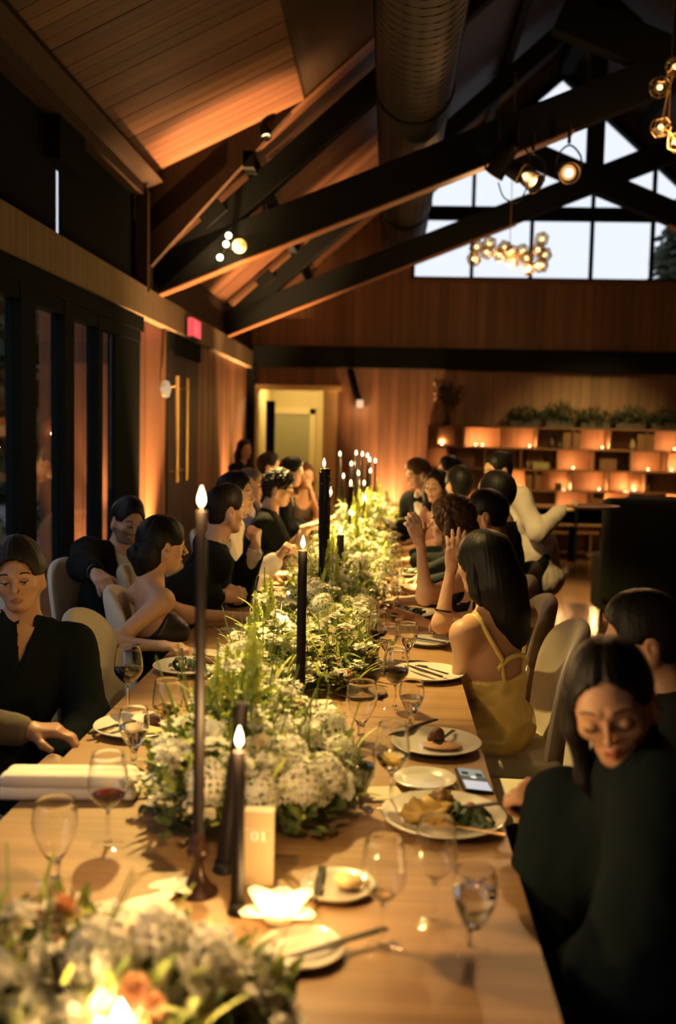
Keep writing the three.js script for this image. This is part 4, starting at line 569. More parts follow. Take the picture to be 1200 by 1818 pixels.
arrangement('frothy white florets beyond the thick dripping candle', -0.28, -5.5, 0.27, 0.48, 0.36, 108, { blooms: [['hydra', 8, 'white'], ['mum', 8, 'white']], umbels: 70, spikes: 3, lime: 260, narrow: 50 });
arrangement('tall lime spikes and white flowers halfway down the table', -0.24, -6.4, 0.29, 0.50, 0.42, 109, { blooms: [['hydra', 8, 'white'], ['ranunculus', 6, 'cream']], umbels: 60, spikes: 5, narrow: 50 });
arrangement('glowing flowers below the far candles', -0.2, -7.35, 0.31, 0.52, 0.44, 110, { blooms: [['hydra', 8, 'white'], ['orchid', 6, 'white']], umbels: 50, spikes: 5, leaf: 300, dark: 250, narrow: 40 });
arrangement('far green and white flowers around the candle cluster', -0.18, -8.4, 0.32, 0.55, 0.44, 111, { blooms: [['hydra', 8, 'white']], umbels: 46, spikes: 5, leaf: 300, dark: 250, narrow: 40 });
arrangement('farthest pale flowers at the end of the table', -0.1, -9.5, 0.34, 0.62, 0.42, 112, { blooms: [['hydra', 8, 'white']], umbels: 46, spikes: 5, leaf: 300, dark: 250, narrow: 40 });
{ // loose white orchids on the bare table, one lit from inside by a hidden tea light
  function orchid(x, z, s, label) { const t = thing('white_orchid', label, 'flower', [x, TY + 0.012, z]); t.scale.setScalar(s); for (let i = 0; i < 5; i++) { const p = part('petal', petal(0.05, 0.045, 0.35, 5), FM.white, t); p.rotation.set(0, i * 1.2566, 0); p.rotateX(1.0 + 0.2 * (i % 2)); } part('lip', petal(0.025, 0.02, 0.8, 4).rotateX(0.5), FM.blush, t); return t; }
  orchid(-0.43, -1.82, 1.0, 'white orchid bloom lying left of the tall front candlestick'); orchid(-0.46, -1.76, 0.9, 'second white orchid bloom nearest the flower mound at the left'); orchid(-0.41, -1.9, 0.85, 'white orchid standing against the tall front candlestick');
  orchid(-0.205, -3.25, 1.1, 'white orchid bloom on the table right of the slender taper'); orchid(-0.19, -3.2, 0.9, 'white orchid petals on the wood below the golden filler flowers');
  const v = thing('petal_votive', 'crumpled white petal shaped votive glowing right of the short front candle', 'candle', [-0.185, TY, -1.82]), sh = phys([0.85, 0.78, 0.62], 0.7, { transmission: 0.55, thickness: 0, side: THREE.DoubleSide });
  for (let i = 0; i < 6; i++) { const p = part('petal', petal(0.066, 0.058, 0.35, 6), sh, v, [Math.sin(i * 1.047) * 0.014, 0.002, Math.cos(i * 1.047) * 0.014]); p.rotation.set(0, i * 1.047, 0); p.rotateX(0.55 + 0.3 * (i % 2)); }
  part('base', cyl(0.03, 0.028, 0.006, 20, 0, 0.003, 0), M.china, v); part('wax', cyl(0.018, 0.018, 0.012, 16, 0, 0.012, 0), M.china, v); part('flame', lathe([[0, 0], [0.007, 0.006], [0.006, 0.018], [0, 0.032]], 12).translate(0, 0.02, 0), M.flame, v);
  const l = new THREE.PointLight(CANDLE, LUX.tea * 0.8, 0, 2); l.position.set(-0.185, TY + 0.055, -1.815); l.castShadow = true; l.shadow.radius = 0.6; scene.add(l);
}
// ================================================================ people: continuous bodies from implicit surfaces
const handCache = {};
function handGeo(pose) { // right hand, wrist at origin, fingers along +z, palm down, thumb at +x
  if (handCache[pose]) return handCache[pose];
  const P = { relaxed: [[22, 30, 20], [26, 34, 22], [30, 36, 24], [34, 38, 24]], flat: [[6, 8, 5], [5, 8, 5], [6, 9, 6], [9, 10, 6]], grip: [[48, 62, 35], [52, 66, 38], [56, 68, 40], [60, 70, 40]], fist: [[72, 88, 50], [74, 90, 52], [76, 90, 52], [78, 92, 52]], open: [[2, 6, 4], [8, 10, 6], [14, 16, 10], [20, 22, 14]], drape: [[38, 20, 12], [42, 22, 12], [46, 24, 14], [50, 26, 14]] }[pose];
  const g = new Grid([-0.06, -0.085, -0.035], [0.085, 0.03, 0.2], 0.0033, 260), base = [[0.029, 0.09], [0.0095, 0.094], [-0.0105, 0.09], [-0.029, 0.081]], len = [[0.042, 0.025, 0.02], [0.046, 0.029, 0.021], [0.043, 0.027, 0.02], [0.033, 0.02, 0.018]], rad = [0.0092, 0.0095, 0.009, 0.008];
  g.cap(V3(0, 0, -0.03), V3(0, 0.0, 0.02), 0.024, 0.025);
  for (let i = 0; i < 4; i++) g.cap(V3(base[i][0] * 0.55, 0, 0.018), V3(base[i][0], 0, base[i][1]), 0.0155, 0.0118);
  g.ell(V3(0.0, -0.004, 0.05), [0.036, 0.014, 0.045]); g.cap(V3(0.014, -0.006, 0.015), V3(0.036, -0.014, 0.045), 0.016, 0.013);
  for (let i = 0; i < 4; i++) { let p = V3(base[i][0], 0, base[i][1]), a = 0; const spread = base[i][0] * (pose === 'flat' || pose === 'open' ? 4.5 : 1.5); for (let k = 0; k < 3; k++) { a += P[i][k] * RAD; const d = V3(Math.sin(spread * (k === 0 ? 1 : 0.8)) * Math.cos(a), -Math.sin(a), Math.cos(a)).normalize(), q = p.clone().addScaledVector(d, len[i][k]); g.cap(p, q, rad[i] * (1.06 - k * 0.1), rad[i] * (0.98 - k * 0.1)); p = q; } }
  { let p = V3(0.034, -0.013, 0.04); const c = { flat: 0.1, open: 0.05, relaxed: 0.35, grip: 0.75, fist: 0.95, drape: 0.3 }[pose]; let d = V3(0.72, -0.25 - c * 0.5, 0.62 - 0.0 * c).normalize(); for (const [L, r] of [[0.032, 0.0112], [0.028, 0.0102]]) { const q = p.clone().addScaledVector(d, L); g.cap(p, q, r, r * 0.9); p = q; d = d.clone().add(V3(-0.75 * c - 0.15, -0.15 * c, 0.35)).normalize(); } }
  return handCache[pose] = g.done().mesh();
}
function flipX(g) { const c = g.clone(); c.scale(-1, 1, 1); const i = c.index.array; for (let k = 0; k < i.length; k += 3) { const t = i[k]; i[k] = i[k + 1]; i[k + 1] = t; } c.computeVertexNormals(); return c; }
const HF = [V3(1, 0, 0), V3(0, 1, 0), V3(0, 0, 1)];
function headGeo(sex, o, h) { // head frame: origin between the ears at eye height, +z the face, metres
  const g = new Grid([-0.1, -0.2, -0.12], [0.1, 0.14, 0.135], h, 110), f = sex === 'f', jw = (o.jaw ?? 1) * (f ? 0.92 : 1.05), nz = (o.nose ?? 1) * (f ? 0.92 : 1.08), HY = Math.hypot;
  g.ell(V3(0, 0.032, -0.016), [0.071, 0.086, 0.091]);                                   // cranium
  g.ell(V3(0, 0.018, 0.03), [0.061, 0.068, 0.053]);                                     // upper face
  g.ell(V3(0, -0.04, 0.032), [0.05 * jw, 0.06, 0.047]);                                 // lower face
  g.ell(V3(0, -0.086, 0.05), [0.024 * jw, 0.018, 0.022]);                               // chin
  for (const s of [-1, 1]) { g.cap(V3(s * 0.052 * jw, -0.045, -0.012), V3(s * 0.018, -0.087, 0.046), 0.013, 0.014); g.ell(V3(s * 0.042, -0.02, 0.054), [0.019, 0.017, 0.016]); }
  for (const s of [-1, 1]) { const F = [V3(Math.cos(0.35), 0, -s * Math.sin(0.35)), V3(0, 1, 0), V3(s * Math.sin(0.35), 0, Math.cos(0.35))]; g.ell(V3(s * 0.0765, -0.006, -0.012), [0.0075, 0.031, 0.018], F); g.ell(V3(s * 0.074, -0.03, -0.006), [0.007, 0.01, 0.009], F); }
  g.cap(V3(0, -0.05, -0.028), V3(0, -0.19, -0.042), f ? 0.045 : 0.054, f ? 0.047 : 0.057);
  const seg = (x, y, z, a, b, ra, rb) => { const dx = b[0] - a[0], dy = b[1] - a[1], dz = b[2] - a[2], t = clamp(((x - a[0]) * dx + (y - a[1]) * dy + (z - a[2]) * dz) / (dx * dx + dy * dy + dz * dz), 0, 1); return HY(x - a[0] - t * dx, y - a[1] - t * dy, z - a[2] - t * dz) - lerp(ra, rb, t); };
  const smin = (a, b, k) => -smaxf(-a, -b, k);
  g.done().each((x, y, z, d) => {
    if (z < 0.03 && Math.abs(x) < 0.06) return d; const ax = Math.abs(x);
    if (z > 0.03) {
      d = smin(d, seg(ax, y, z, [0.012, 0.026, 0.083], [0.044, 0.029, 0.068], f ? 0.006 : 0.009, 0.006), 0.014);          // brow
      d = smaxf(d, -(HY((ax - 0.0315) / 1.45, (y + 0.001) / 0.9, z - 0.094) - 0.0145), 0.010);                            // eye sockets
      d = smin(d, seg(x, y, z, [0, 0.014, 0.082], [0, -0.024, 0.104 + 0.004 * nz], 0.0062 * nz, 0.0088 * nz), 0.010);       // nose bridge to tip
      d = smin(d, HY((ax - 0.0115 * nz) / 0.9, (y + 0.031) / 0.85, (z - 0.093) / 1.2) - 0.0068 * nz, 0.005);              // nostril wings
      d = smaxf(d, -(HY((ax - 0.0065), (y + 0.039) / 0.8, z - 0.098) - 0.0028), 0.003);
      d = smin(d, seg(ax, y, z, [0.003, -0.0545, 0.0855], [0.021, -0.0595, 0.075], 0.0052, 0.0026), 0.005);               // lips
      d = smin(d, seg(ax, y, z, [0.0, -0.0668, 0.0835], [0.019, -0.062, 0.0745], 0.0062, 0.0028), 0.005);
      d = smaxf(d, -(Math.max(HY((y + 0.0606) , (z - 0.093 + ax * ax * 14)) - 0.0032, ax - 0.021)), 0.0025);
      d = smin(d, HY(x, (y + 0.086) / 0.9, z - 0.066) - 0.011 * jw, 0.012);
    }
    const er = HY((ax - 0.087) / 0.8, (y + 0.002) / 1.6, (z + 0.006)) - 0.0085; if (er < 0.02) d = smaxf(d, -er, 0.005);
    return d;
  });
  return g.mesh();
}
function eyelids(closed) { const L = []; for (const s of [-1, 1]) { const up = new THREE.SphereGeometry(closed ? 0.0138 : 0.0142, 18, 10, 0, Math.PI * 2, 0, Math.PI * (closed ? 0.62 : 0.35)).scale(closed ? 1.12 : 1, closed ? 0.9 : 1, 1).rotateX(closed ? 0.45 : 0.32).translate(s * 0.031, 0.0, closed ? 0.0725 : 0.0742), lo = new THREE.SphereGeometry(0.0138, 18, 10, 0, Math.PI * 2, Math.PI * 0.66, Math.PI * 0.34).rotateX(-0.1).translate(s * 0.031, 0, closed ? 0.0720 : 0.0742); L.push(up, lo); } return merge(L.map((g) => strip(g))); }
const eyeBall = (() => { const g = new THREE.SphereGeometry(0.0128, 20, 16).rotateX(Math.PI / 2); return colour(g, (x, y, z) => { const r = Math.hypot(x, y); return z > 0 && r < 0.0026 ? [0.005, 0.004, 0.004] : z > 0 && r < 0.0058 ? [0.035, 0.018, 0.009] : [0.62, 0.58, 0.54]; }); })();
const eyeMat = new THREE.MeshPhysicalMaterial({ vertexColors: true, roughness: 0.15, clearcoat: 0.6 });
const browGeo = (s, w) => tube([[s * 0.013, 0.0255, 0.0885], [s * 0.026, 0.0305, 0.0865], [s * 0.042, 0.029, 0.0775], [s * 0.05, 0.024, 0.07]], 0.0022 * w, 14, 6).scale(1, 1, 1);
const lashGeo = (s) => tube([[s * 0.018, -0.0050, 0.0845], [s * 0.026, -0.0080, 0.0875], [s * 0.036, -0.0085, 0.0865], [s * 0.046, -0.004, 0.0810]], 0.0019, 12, 5);

const skinMats = {};
function skinMat(c) { const k = c.join(); return skinMats[k] ??= new THREE.MeshPhysicalMaterial({ vertexColors: true, color: 0xffffff, roughness: 0.5, sheen: 0.2, sheenRoughness: 0.5 }); }
const SKIN = { fair: [0.60, 0.36, 0.23], tan: [0.50, 0.28, 0.165], warm: [0.44, 0.235, 0.13], deep: [0.30, 0.15, 0.08] };
const hairM = (c) => phys(c, 0.5, { specularIntensity: 0.45 });
const HAIR = { black: hairM([0.006, 0.005, 0.005]), dark: hairM([0.012, 0.008, 0.006]), brown: hairM([0.065, 0.033, 0.017]), auburn: hairM([0.085, 0.035, 0.016]), grey: hairM([0.16, 0.14, 0.12]), blond: hairM([0.24, 0.15, 0.06]) };
const CLOTH = {}; const cloth = (name, c, rough = 0.85, o = {}) => CLOTH[name] ??= phys(c, rough, { side: THREE.DoubleSide, ...o });
cloth('suit', [0.009, 0.012, 0.013], 0.9, { specularIntensity: 0.15 }); cloth('knit', [0.009, 0.0135, 0.014], 1, { specularIntensity: 0.05 }); cloth('shirt', [0.66, 0.60, 0.52], 0.85); cloth('blackShirt', [0.009, 0.0125, 0.0135], 0.9, { specularIntensity: 0.12 }); cloth('blackTop', [0.009, 0.011, 0.011], 0.9, { specularIntensity: 0.2 }); cloth('satin', [0.78, 0.58, 0.17], 0.2, { sheen: 0.5, clearcoat: 0.25, clearcoatRoughness: 0.35 }); cloth('sequin', [0.035, 0.032, 0.034], 0.35, { metalness: 0.5 }); cloth('jacket', [0.46, 0.40, 0.37], 0.92); cloth('lilac', [0.40, 0.36, 0.42], 0.85); cloth('rose', [0.4, 0.2, 0.15], 0.8); cloth('tweed', [0.10, 0.075, 0.05], 0.9); cloth('trouser', [0.006, 0.006, 0.0065], 0.85, { specularIntensity: 0.2 });

function frame(fwd, up) { const f = fwd.clone().normalize(), l = up.clone().cross(f).normalize(), u = f.clone().cross(l).normalize(); return [l, u, f]; }
const heading = (deg) => V3(Math.sin(deg * RAD), 0, Math.cos(deg * RAD)), leftOf = (deg) => V3(Math.cos(deg * RAD), 0, -Math.sin(deg * RAD));
function person(o) {
  const f = o.sex === 'f', near = o.near ?? 0, hC = near ? 0.0035 : 0.0052, hB = near ? 0.0105 : 0.0135, sc = o.s ?? 1;
  const root = thing('person', o.label, 'person', [o.hip[0], 0, o.hip[1]]), O = root.position, at = (p) => V3(p[0] - O.x, p[1], p[2] - O.z);
  const hipY = o.hipY ?? 0.54, H = at(o.head), P = V3(0, hipY, 0), cy = o.chestYaw ?? o.yaw;
  // neck base from the head, torso frame
  const hq = new THREE.Quaternion().setFromEuler(new THREE.Euler((o.hPitch ?? 0) * RAD, (o.hYaw ?? o.yaw) * RAD, (o.hRoll ?? 0) * RAD, 'YXZ'));
  const nb = H.clone().add(V3(0, -0.1, -0.03).applyQuaternion(hq)).add(V3(0, -0.085, 0)).addScaledVector(heading(cy), -0.02), up = nb.clone().sub(P).normalize();
  let lf = leftOf(cy); const fw = lf.clone().cross(up).normalize(); lf = up.clone().cross(fw).normalize(); const T = [lf, up, fw], tl = nb.distanceTo(P), at3 = (l, u, w) => nb.clone().addScaledVector(lf, l).addScaledVector(up, u).addScaledVector(fw, w);
  const pl = leftOf(o.yaw), pf = heading(o.yaw), PF = [pl, V3(0, 1, 0), pf];
  const shW = (f ? 0.158 : 0.185) * sc, S = { L: at3(shW, -0.045, -0.005), R: at3(-shW, -0.045, -0.005) };
  if (o.shrug) { S.L.y += o.shrug[0]; S.R.y += o.shrug[1]; }
  const bones = { torso: [], arms: {}, legs: [] };
  const E = (c, r, F) => ({ t: 'e', c, r, F }), C = (a, b, ra, rb) => ({ t: 'c', a, b, ra, rb });
  const ch = f ? [0.128, 0.165, 0.088] : [0.155, 0.19, 0.108], mid = P.clone().lerp(nb, 0.42);
  bones.torso.push(E(at3(0, -0.19, 0.0), ch, T), E(mid, f ? [0.112, 0.15, 0.082] : [0.14, 0.17, 0.102], T), E(P.clone().add(V3(0, 0.015, 0)), f ? [0.168, 0.115, 0.122] : [0.162, 0.115, 0.122], PF), C(S.L, S.R, f ? 0.043 : 0.055, f ? 0.043 : 0.055), C(at3(0, 0.02, -0.012), at3(shW * 0.8, -0.035, -0.012), 0.042, 0.038), C(at3(0, 0.02, -0.012), at3(-shW * 0.8, -0.035, -0.012), 0.042, 0.038));
  if (f) for (const s of [-1, 1]) bones.torso.push(E(at3(s * 0.068, -0.205, 0.072), [0.056, 0.056, 0.05], T));
  const neck = C(at3(0, -0.02, -0.008), H.clone().add(V3(0, -0.09, -0.035).applyQuaternion(hq)), f ? 0.052 : 0.062, f ? 0.045 : 0.054);
  const uA = (f ? 0.27 : 0.295) * sc, fA = (f ? 0.235 : 0.26) * sc, hands = [];
  for (const k of ['L', 'R']) {
    const A = o['arm' + k] ?? { w: at3(k === 'L' ? shW + 0.05 : -shW - 0.05, -0.4, 0.22).add(O).toArray(), hint: [0, -1, -0.2] }, s = S[k]; let w = at(A.w); const hint = A.e ? at(A.e).sub(s) : V3(...(A.hint ?? [0, -1, 0])); let D = w.distanceTo(s), a = uA, b = fA; const mx = a + b - 0.008; if (D > mx) { w = s.clone().lerp(w, mx / D); D = mx; }
    const dir = w.clone().sub(s).normalize(), x = clamp((a * a - b * b + D * D) / (2 * D), -a, a), hgt = Math.sqrt(Math.max(0, a * a - x * x)); const pole = hint.clone().addScaledVector(dir, -hint.dot(dir)).normalize(), el = s.clone().addScaledVector(dir, x).addScaledVector(pole, hgt);
    const r = f ? [0.043, 0.034, 0.022] : [0.052, 0.041, 0.027]; bones.arms[k] = [C(s, el, r[0], r[1]), C(el, w, r[1] * 1.04, r[2])]; bones.arms[k].pts = [s, el, w];
    if (A.hide) continue;
    const fwdH = A.dir ? V3(...A.dir).normalize() : w.clone().sub(el).normalize(), back = V3(...(A.back ?? [0, 1, 0])), F = frame(fwdH, back), m = new THREE.Matrix4().makeBasis(F[0], F[1], F[2]).setPosition(w);
    let hg = handGeo(A.pose ?? 'relaxed'); hg = k === 'L' ? flipX(hg) : hg.clone(); hg.scale(f ? 0.92 : 1.04, f ? 0.92 : 1.04, f ? 0.93 : 1.02).translate(0, 0, 0.012).applyMatrix4(m); hands.push(hg);
  }
  const legs = o.stand ?? null;
  for (const s of [1, -1]) {
    const hip = P.clone().addScaledVector(pl, s * 0.09).addScaledVector(pf, 0.02), kn = legs ? at(legs[s > 0 ? 0 : 1].knee) : hip.clone().addScaledVector(pf, 0.43).addScaledVector(pl, s * 0.05).setY(0.50), an = legs ? at(legs[s > 0 ? 0 : 1].ankle) : kn.clone().addScaledVector(pf, -0.02 + 0.05 * s).setY(0.085), toe = an.clone().addScaledVector(pf, 0.15).setY(0.04);
    bones.legs.push(C(hip, kn, f ? 0.082 : 0.086, 0.056), C(kn, an, 0.054, 0.036), C(an.clone().addScaledVector(pf, -0.03).setY(an.y - 0.03), toe, 0.034, 0.028));
  }
  // ---- one continuous body
  const all = [...bones.torso, neck, ...bones.arms.L, ...bones.arms.R, ...bones.legs], lo = [9, 9, 9], hi = [-9, -9, -9];
  for (const b of all) for (const [p, r] of b.t === 'e' ? [[b.c, Math.max(...b.r)]] : [[b.a, b.ra], [b.b, b.rb]]) ['x', 'y', 'z'].forEach((a, i) => { lo[i] = Math.min(lo[i], p[a] - r - 0.01); hi[i] = Math.max(hi[i], p[a] + r + 0.01); });
  const put = (g, b, grow = 0) => b.t === 'e' ? g.ell(b.c, b.r, b.F, grow) : g.cap(b.a, b.b, b.ra + grow, b.rb + grow);
  const gb = new Grid(lo, hi, hB, 62); for (const b of all) put(gb, b); const bodyG = gb.done().mesh();
  const hm = new THREE.Matrix4().compose(H, hq, V3(sc, sc, sc)), hg = headGeo(f ? 'f' : 'm', o, hC), sk = SKIN[o.skin ?? 'fair'], lip = f ? [sk[0] * 0.78, sk[1] * 0.42, sk[2] * 0.42] : [sk[0] * 0.82, sk[1] * 0.6, sk[2] * 0.58];
  const beard = o.beard ? [0.05, 0.032, 0.022] : null;
  colour(hg, (x, y, z) => { const l = Math.hypot(x / 0.021, (y + 0.0615) / 0.0115); if (z > 0.075 && l < 1) return lip; if (beard && z > 0.0 && y < -0.028 && y > -0.115 && (Math.abs(x) > 0.024 || y < -0.066 || (y < -0.038 && y > -0.052))) { const t = 0.55 * clamp(0.6 + noise(x * 400, y * 400, z * 400), 0, 1) + 0.25; return sk.map((v, i) => lerp(v, beard[i], t)); } return sk; });
  hg.applyMatrix4(hm); const ld = colour(eyelids(o.closed), sk.map((v) => v * 0.94)).applyMatrix4(hm);
  for (const g of [bodyG, ...hands]) colour(g, sk);
  const whole = merge([bodyG, hg, ld, ...hands].map((g) => strip(g.index ? g.toNonIndexed() : g, ['position', 'normal', 'color'])));
  part('body', whole, skinMat(sk), root);
  // ---- face details
  for (const s of [-1, 1]) { const e = part('eye', eyeBall, eyeMat, root); e.applyMatrix4(hm.clone().multiply(new THREE.Matrix4().makeTranslation(s * 0.031, 0, o.closed ? 0.066 : 0.0735)).multiply(new THREE.Matrix4().makeRotationFromEuler(new THREE.Euler((o.gazeP ?? 0.05), o.gaze ?? 0, 0)))); part('eyebrow', browGeo(s, f ? 0.95 : 1.35).applyMatrix4(hm), HAIR[o.hair.c === 'blond' ? 'brown' : 'black'], root); if (f || near) part('eyelashes', lashGeo(s).translate(0, o.closed ? 0.0 : 0.008, 0).applyMatrix4(hm), HAIR.black, root); }
  // ---- hair
  { const hr = o.hair, long = hr.long ?? 0, gh = new Grid([-0.13, long ? -0.2 - long : -0.14, -0.2], [0.13, 0.19, 0.13], near ? 0.0048 : 0.0062, 130), vol = hr.vol ?? 0.012;
    gh.ell(V3(0, 0.034, -0.018), [0.073 + vol, 0.088 + vol * 1.1, 0.093 + vol]); gh.ell(V3(0, 0.02, 0.026), [0.062 + vol * 0.7, 0.070 + vol * 0.9, 0.053 + vol * 0.6]); if (hr.top) gh.ell(V3(0, 0.085, 0.005), [0.06, 0.045 + hr.top, 0.075]);
    if (!long) gh.ell(V3(0, -0.03, -0.045), [0.062, 0.05, 0.055]);
    gh.done().each((x, y, z, d) => { const ax = Math.abs(x), hl = hr.line ?? 0;
      const face = Math.max((Math.hypot(x / 0.066, (y + 0.012) / (0.088 + hl)) - 1) * 0.066, -(z - 0.012)) + 0.005 * noise(x * 70, y * 70, z * 70);        // oval hairline in front of the ears
      d = smaxf(d, -face - (hr.fringe ?? 0) * Math.max(0, 1 - ax / 0.05), 0.010);
      if (!hr.coverEars) { if (y < 0.012) d = smaxf(d, z - lerp(0.02, -0.035, clamp((0.01 - y) / 0.06, 0, 1)), 0.006); const e = Math.hypot((ax - 0.082), (y + 0.008) * 0.75, z + 0.006) - 0.025; d = smaxf(d, -e, 0.006); }
      d = smaxf(d, -0.078 - y, 0.01); if (hr.part && y > 0.04) d += 0.004 * Math.exp(-(((x - 0.004) / 0.006) ** 2)); return d; });
    const pieces = [gh.mesh()];
    for (const chain of hr.chains ?? []) { const lo2 = [0, 1, 2].map((i) => Math.min(...chain.map((p) => p[i] - p[3])) - 0.01), hi2 = [0, 1, 2].map((i) => Math.max(...chain.map((p) => p[i] + p[3])) + 0.01), gc = new Grid(lo2, hi2, near ? 0.006 : 0.008, 90); for (let i = 0; i < chain.length - 1; i++) gc.cap(V3(...chain[i]), V3(...chain[i + 1]), chain[i][3], chain[i + 1][3]); pieces.push(gc.done().mesh()); }
    for (const p of pieces) { const q = p.attributes.position, n = p.attributes.normal, cv = hr.curl ?? 0; for (let i = 0; i < q.count; i++) { const x = q.getX(i), y = q.getY(i), z = q.getZ(i), an = Math.atan2(x, z + 0.02); const dd = cv ? cv * (noise(x * 55, y * 55, z * 55) + 0.4 * noise(x * 120, y * 120, z * 120)) : 0.0010 * noise(an * 38, y * 7, 1) + 0.0020 * noise(an * 13, y * 6, 7); q.setXYZ(i, x + n.getX(i) * dd, y + n.getY(i) * dd, z + n.getZ(i) * dd); } p.computeVertexNormals(); p.applyMatrix4(hm); }
    part('hair', pieces.length > 1 ? merge(pieces.map((g) => strip(g.toNonIndexed()))) : pieces[0], HAIR[hr.c], root);
    if (hr.bun) part('hair_bun', bump3(mergeV(new THREE.IcosahedronGeometry(hr.bun[3], 4)).translate(hr.bun[0], hr.bun[1], hr.bun[2]), 0.006, 40, 3).applyMatrix4(hm), HAIR[hr.c], root); }
  // ---- clothes: the body's own surface grown outward and cut at neckline, cuffs and hems
  const ctx = { root, bones, neck, put, at3, T, P, nb, H, hq, hm, up, lf, fw, pl, pf, S, lo, hi, f, O, near, hB, tl };
  for (const w of o.wear ?? []) garment(ctx, w);
  for (const ex of o.extra ?? []) ex(ctx);
  return root;
}
function garment(c, w) {
  const { bones, put, at3 } = c, g = new Grid(c.lo.map((v) => v - 0.03), c.hi.map((v) => v + 0.03), w.h ?? (c.near ? 0.0105 : 0.0135), w.k ?? 58), off = w.off ?? 0.011, sl = w.sleeve ?? 2;
  if (w.legsOnly) { put(g, bones.torso[2], off); for (const b of bones.legs) if (b.rb > 0.03) put(g, b, off); }
  else { for (const b of bones.torso) put(g, b, off); if (w.neck === 'turtle') put(g, c.neck, 0.009);
    if (sl > 0) for (const k of ['L', 'R']) { if (w.only && w.only !== k) continue; const [a, b] = bones.arms[k], lerpC = (q, t) => ({ t: 'c', a: q.a, b: q.a.clone().lerp(q.b, t), ra: q.ra, rb: lerp(q.ra, q.rb, t) }); put(g, lerpC(a, Math.min(1, sl)), off + (w.loose ?? 0)); if (sl > 1) put(g, lerpC(b, sl - 1), off + (w.loose ?? 0) * 1.2 + 0.004); }
    if (w.skirt) { for (const b of bones.legs) if (b.ra > 0.06) put(g, b, off + 0.012); const P = c.P; g.cap(P.clone().addScaledVector(c.pl, 0.1).addScaledVector(c.pf, 0.35), P.clone().addScaledVector(c.pl, -0.1).addScaledVector(c.pf, 0.35), 0.08, 0.08); }
    for (const e of w.add ?? []) put(g, e(c)); }
  const U = c.up, V = c.fw, L = c.lf, N = c.nb, neckR = w.neckR ?? (c.f ? 0.058 : 0.068), sub = V3(0, 0, 0);
  g.done().each((x, y, z, d) => {
    sub.set(x - N.x, y - N.y, z - N.z); const u = sub.dot(U), l = sub.dot(L), v = sub.dot(V);
    if (w.legsOnly) return Math.max(d, y - (c.P.y + 0.09));
    if (w.neck === 'strapless') d = Math.max(d, u + lerp(0.105, w.drop ?? 0.2, sstep(0.04, -0.07, v)));
    else if (w.neck === 'straps') { d = Math.max(d, v < 0.01 ? u + (w.drop ?? 0.2) : u + 0.17); }
    else if (w.neck !== 'turtle') { const nd = Math.hypot(l, v + 0.012 - 0.12 * Math.max(0, u)) - neckR; if (u > -0.09) d = Math.max(d, -nd, u > 0.05 ? u - 0.05 : -9); if (w.neck === 'v' && v > 0) d = Math.max(d, Math.min(0.02, -(Math.abs(l) - (u + (w.v ?? 0.26)) * 0.2))); if (w.neck === 'scoop') { const q = Math.hypot(l / 1.15, (u + 0.01) / 1.1) - 0.1; d = Math.max(d, -q); } if (w.neck === 'tank' && u > -0.17) d = Math.max(d, Math.abs(l) - 0.115, -(Math.hypot(l / 1.1, u / 1.2) - 0.085)); }
    else d = Math.max(d, u - (w.turtle ?? 0.12));
    if (w.hem !== undefined) d = Math.max(d, w.hem - y + (w.hemSlope ?? 0) * v);
    return d;
  });
  const m = g.mesh(); bump3(m, w.fold ?? 0.004, w.ff ?? 13, w.seed ?? 1, w.fy ?? (w.ff ?? 13) * 0.7); return part(w.name, m, CLOTH[w.m], c.root);
}
// ready-made outfits
const suit = (o = {}) => [{ name: 'dress_shirt', m: 'shirt', off: 0.007, sleeve: 1.985, neckR: 0.06, fold: 0.001 }, { name: 'suit_jacket', m: 'suit', off: 0.018, sleeve: 1.9, neck: 'v', v: o.v ?? 0.27, loose: 0.006, neckR: 0.072, fold: 0.006, hem: 0.42 }, { name: 'trousers', m: 'trouser', legsOnly: true, off: 0.014 }];
const collar = (col = 'shirt') => (c) => { // shirt collar: a band round the neck with two points
  const g = new THREE.CylinderGeometry(0.066, 0.072, 0.042, 32, 2, true, 0.35, Math.PI * 2 - 0.7); const a = c.nb.clone().addScaledVector(c.up, 0.005), q = new THREE.Quaternion().setFromRotationMatrix(new THREE.Matrix4().makeBasis(c.lf, c.up, c.fw)); g.applyMatrix4(new THREE.Matrix4().compose(a.addScaledVector(c.up, 0.028).addScaledVector(c.fw, 0.002), q, V3(1, 1, 1.05))); part('shirt_collar', g, CLOTH[col], c.root); };
const bowTie = (c) => { const s = new THREE.Shape(); s.moveTo(0, 0.008); s.lineTo(0.05, 0.026); s.quadraticCurveTo(0.056, 0, 0.05, -0.026); s.lineTo(0, -0.008); s.lineTo(-0.05, -0.026); s.quadraticCurveTo(-0.056, 0, -0.05, 0.026); s.closePath(); const g = new THREE.ExtrudeGeometry(s, { depth: 0.012, bevelEnabled: true, bevelSize: 0.003, bevelThickness: 0.003, bevelSegments: 2 }); const q = new THREE.Quaternion().setFromRotationMatrix(new THREE.Matrix4().makeBasis(c.lf, c.up, c.fw)); g.applyMatrix4(new THREE.Matrix4().compose(c.at3(0, -0.01, 0.085), q, V3(1, 1, 1))); part('bow_tie', g, CLOTH.suit, c.root); };
const earring = (s) => (c) => part('earring', sph(0.005, 10, 8, s * 0.079, -0.046, -0.002).applyMatrix4(c.hm), std([0.9, 0.88, 0.82], 0.15, { metalness: 0.8 }), c.root);
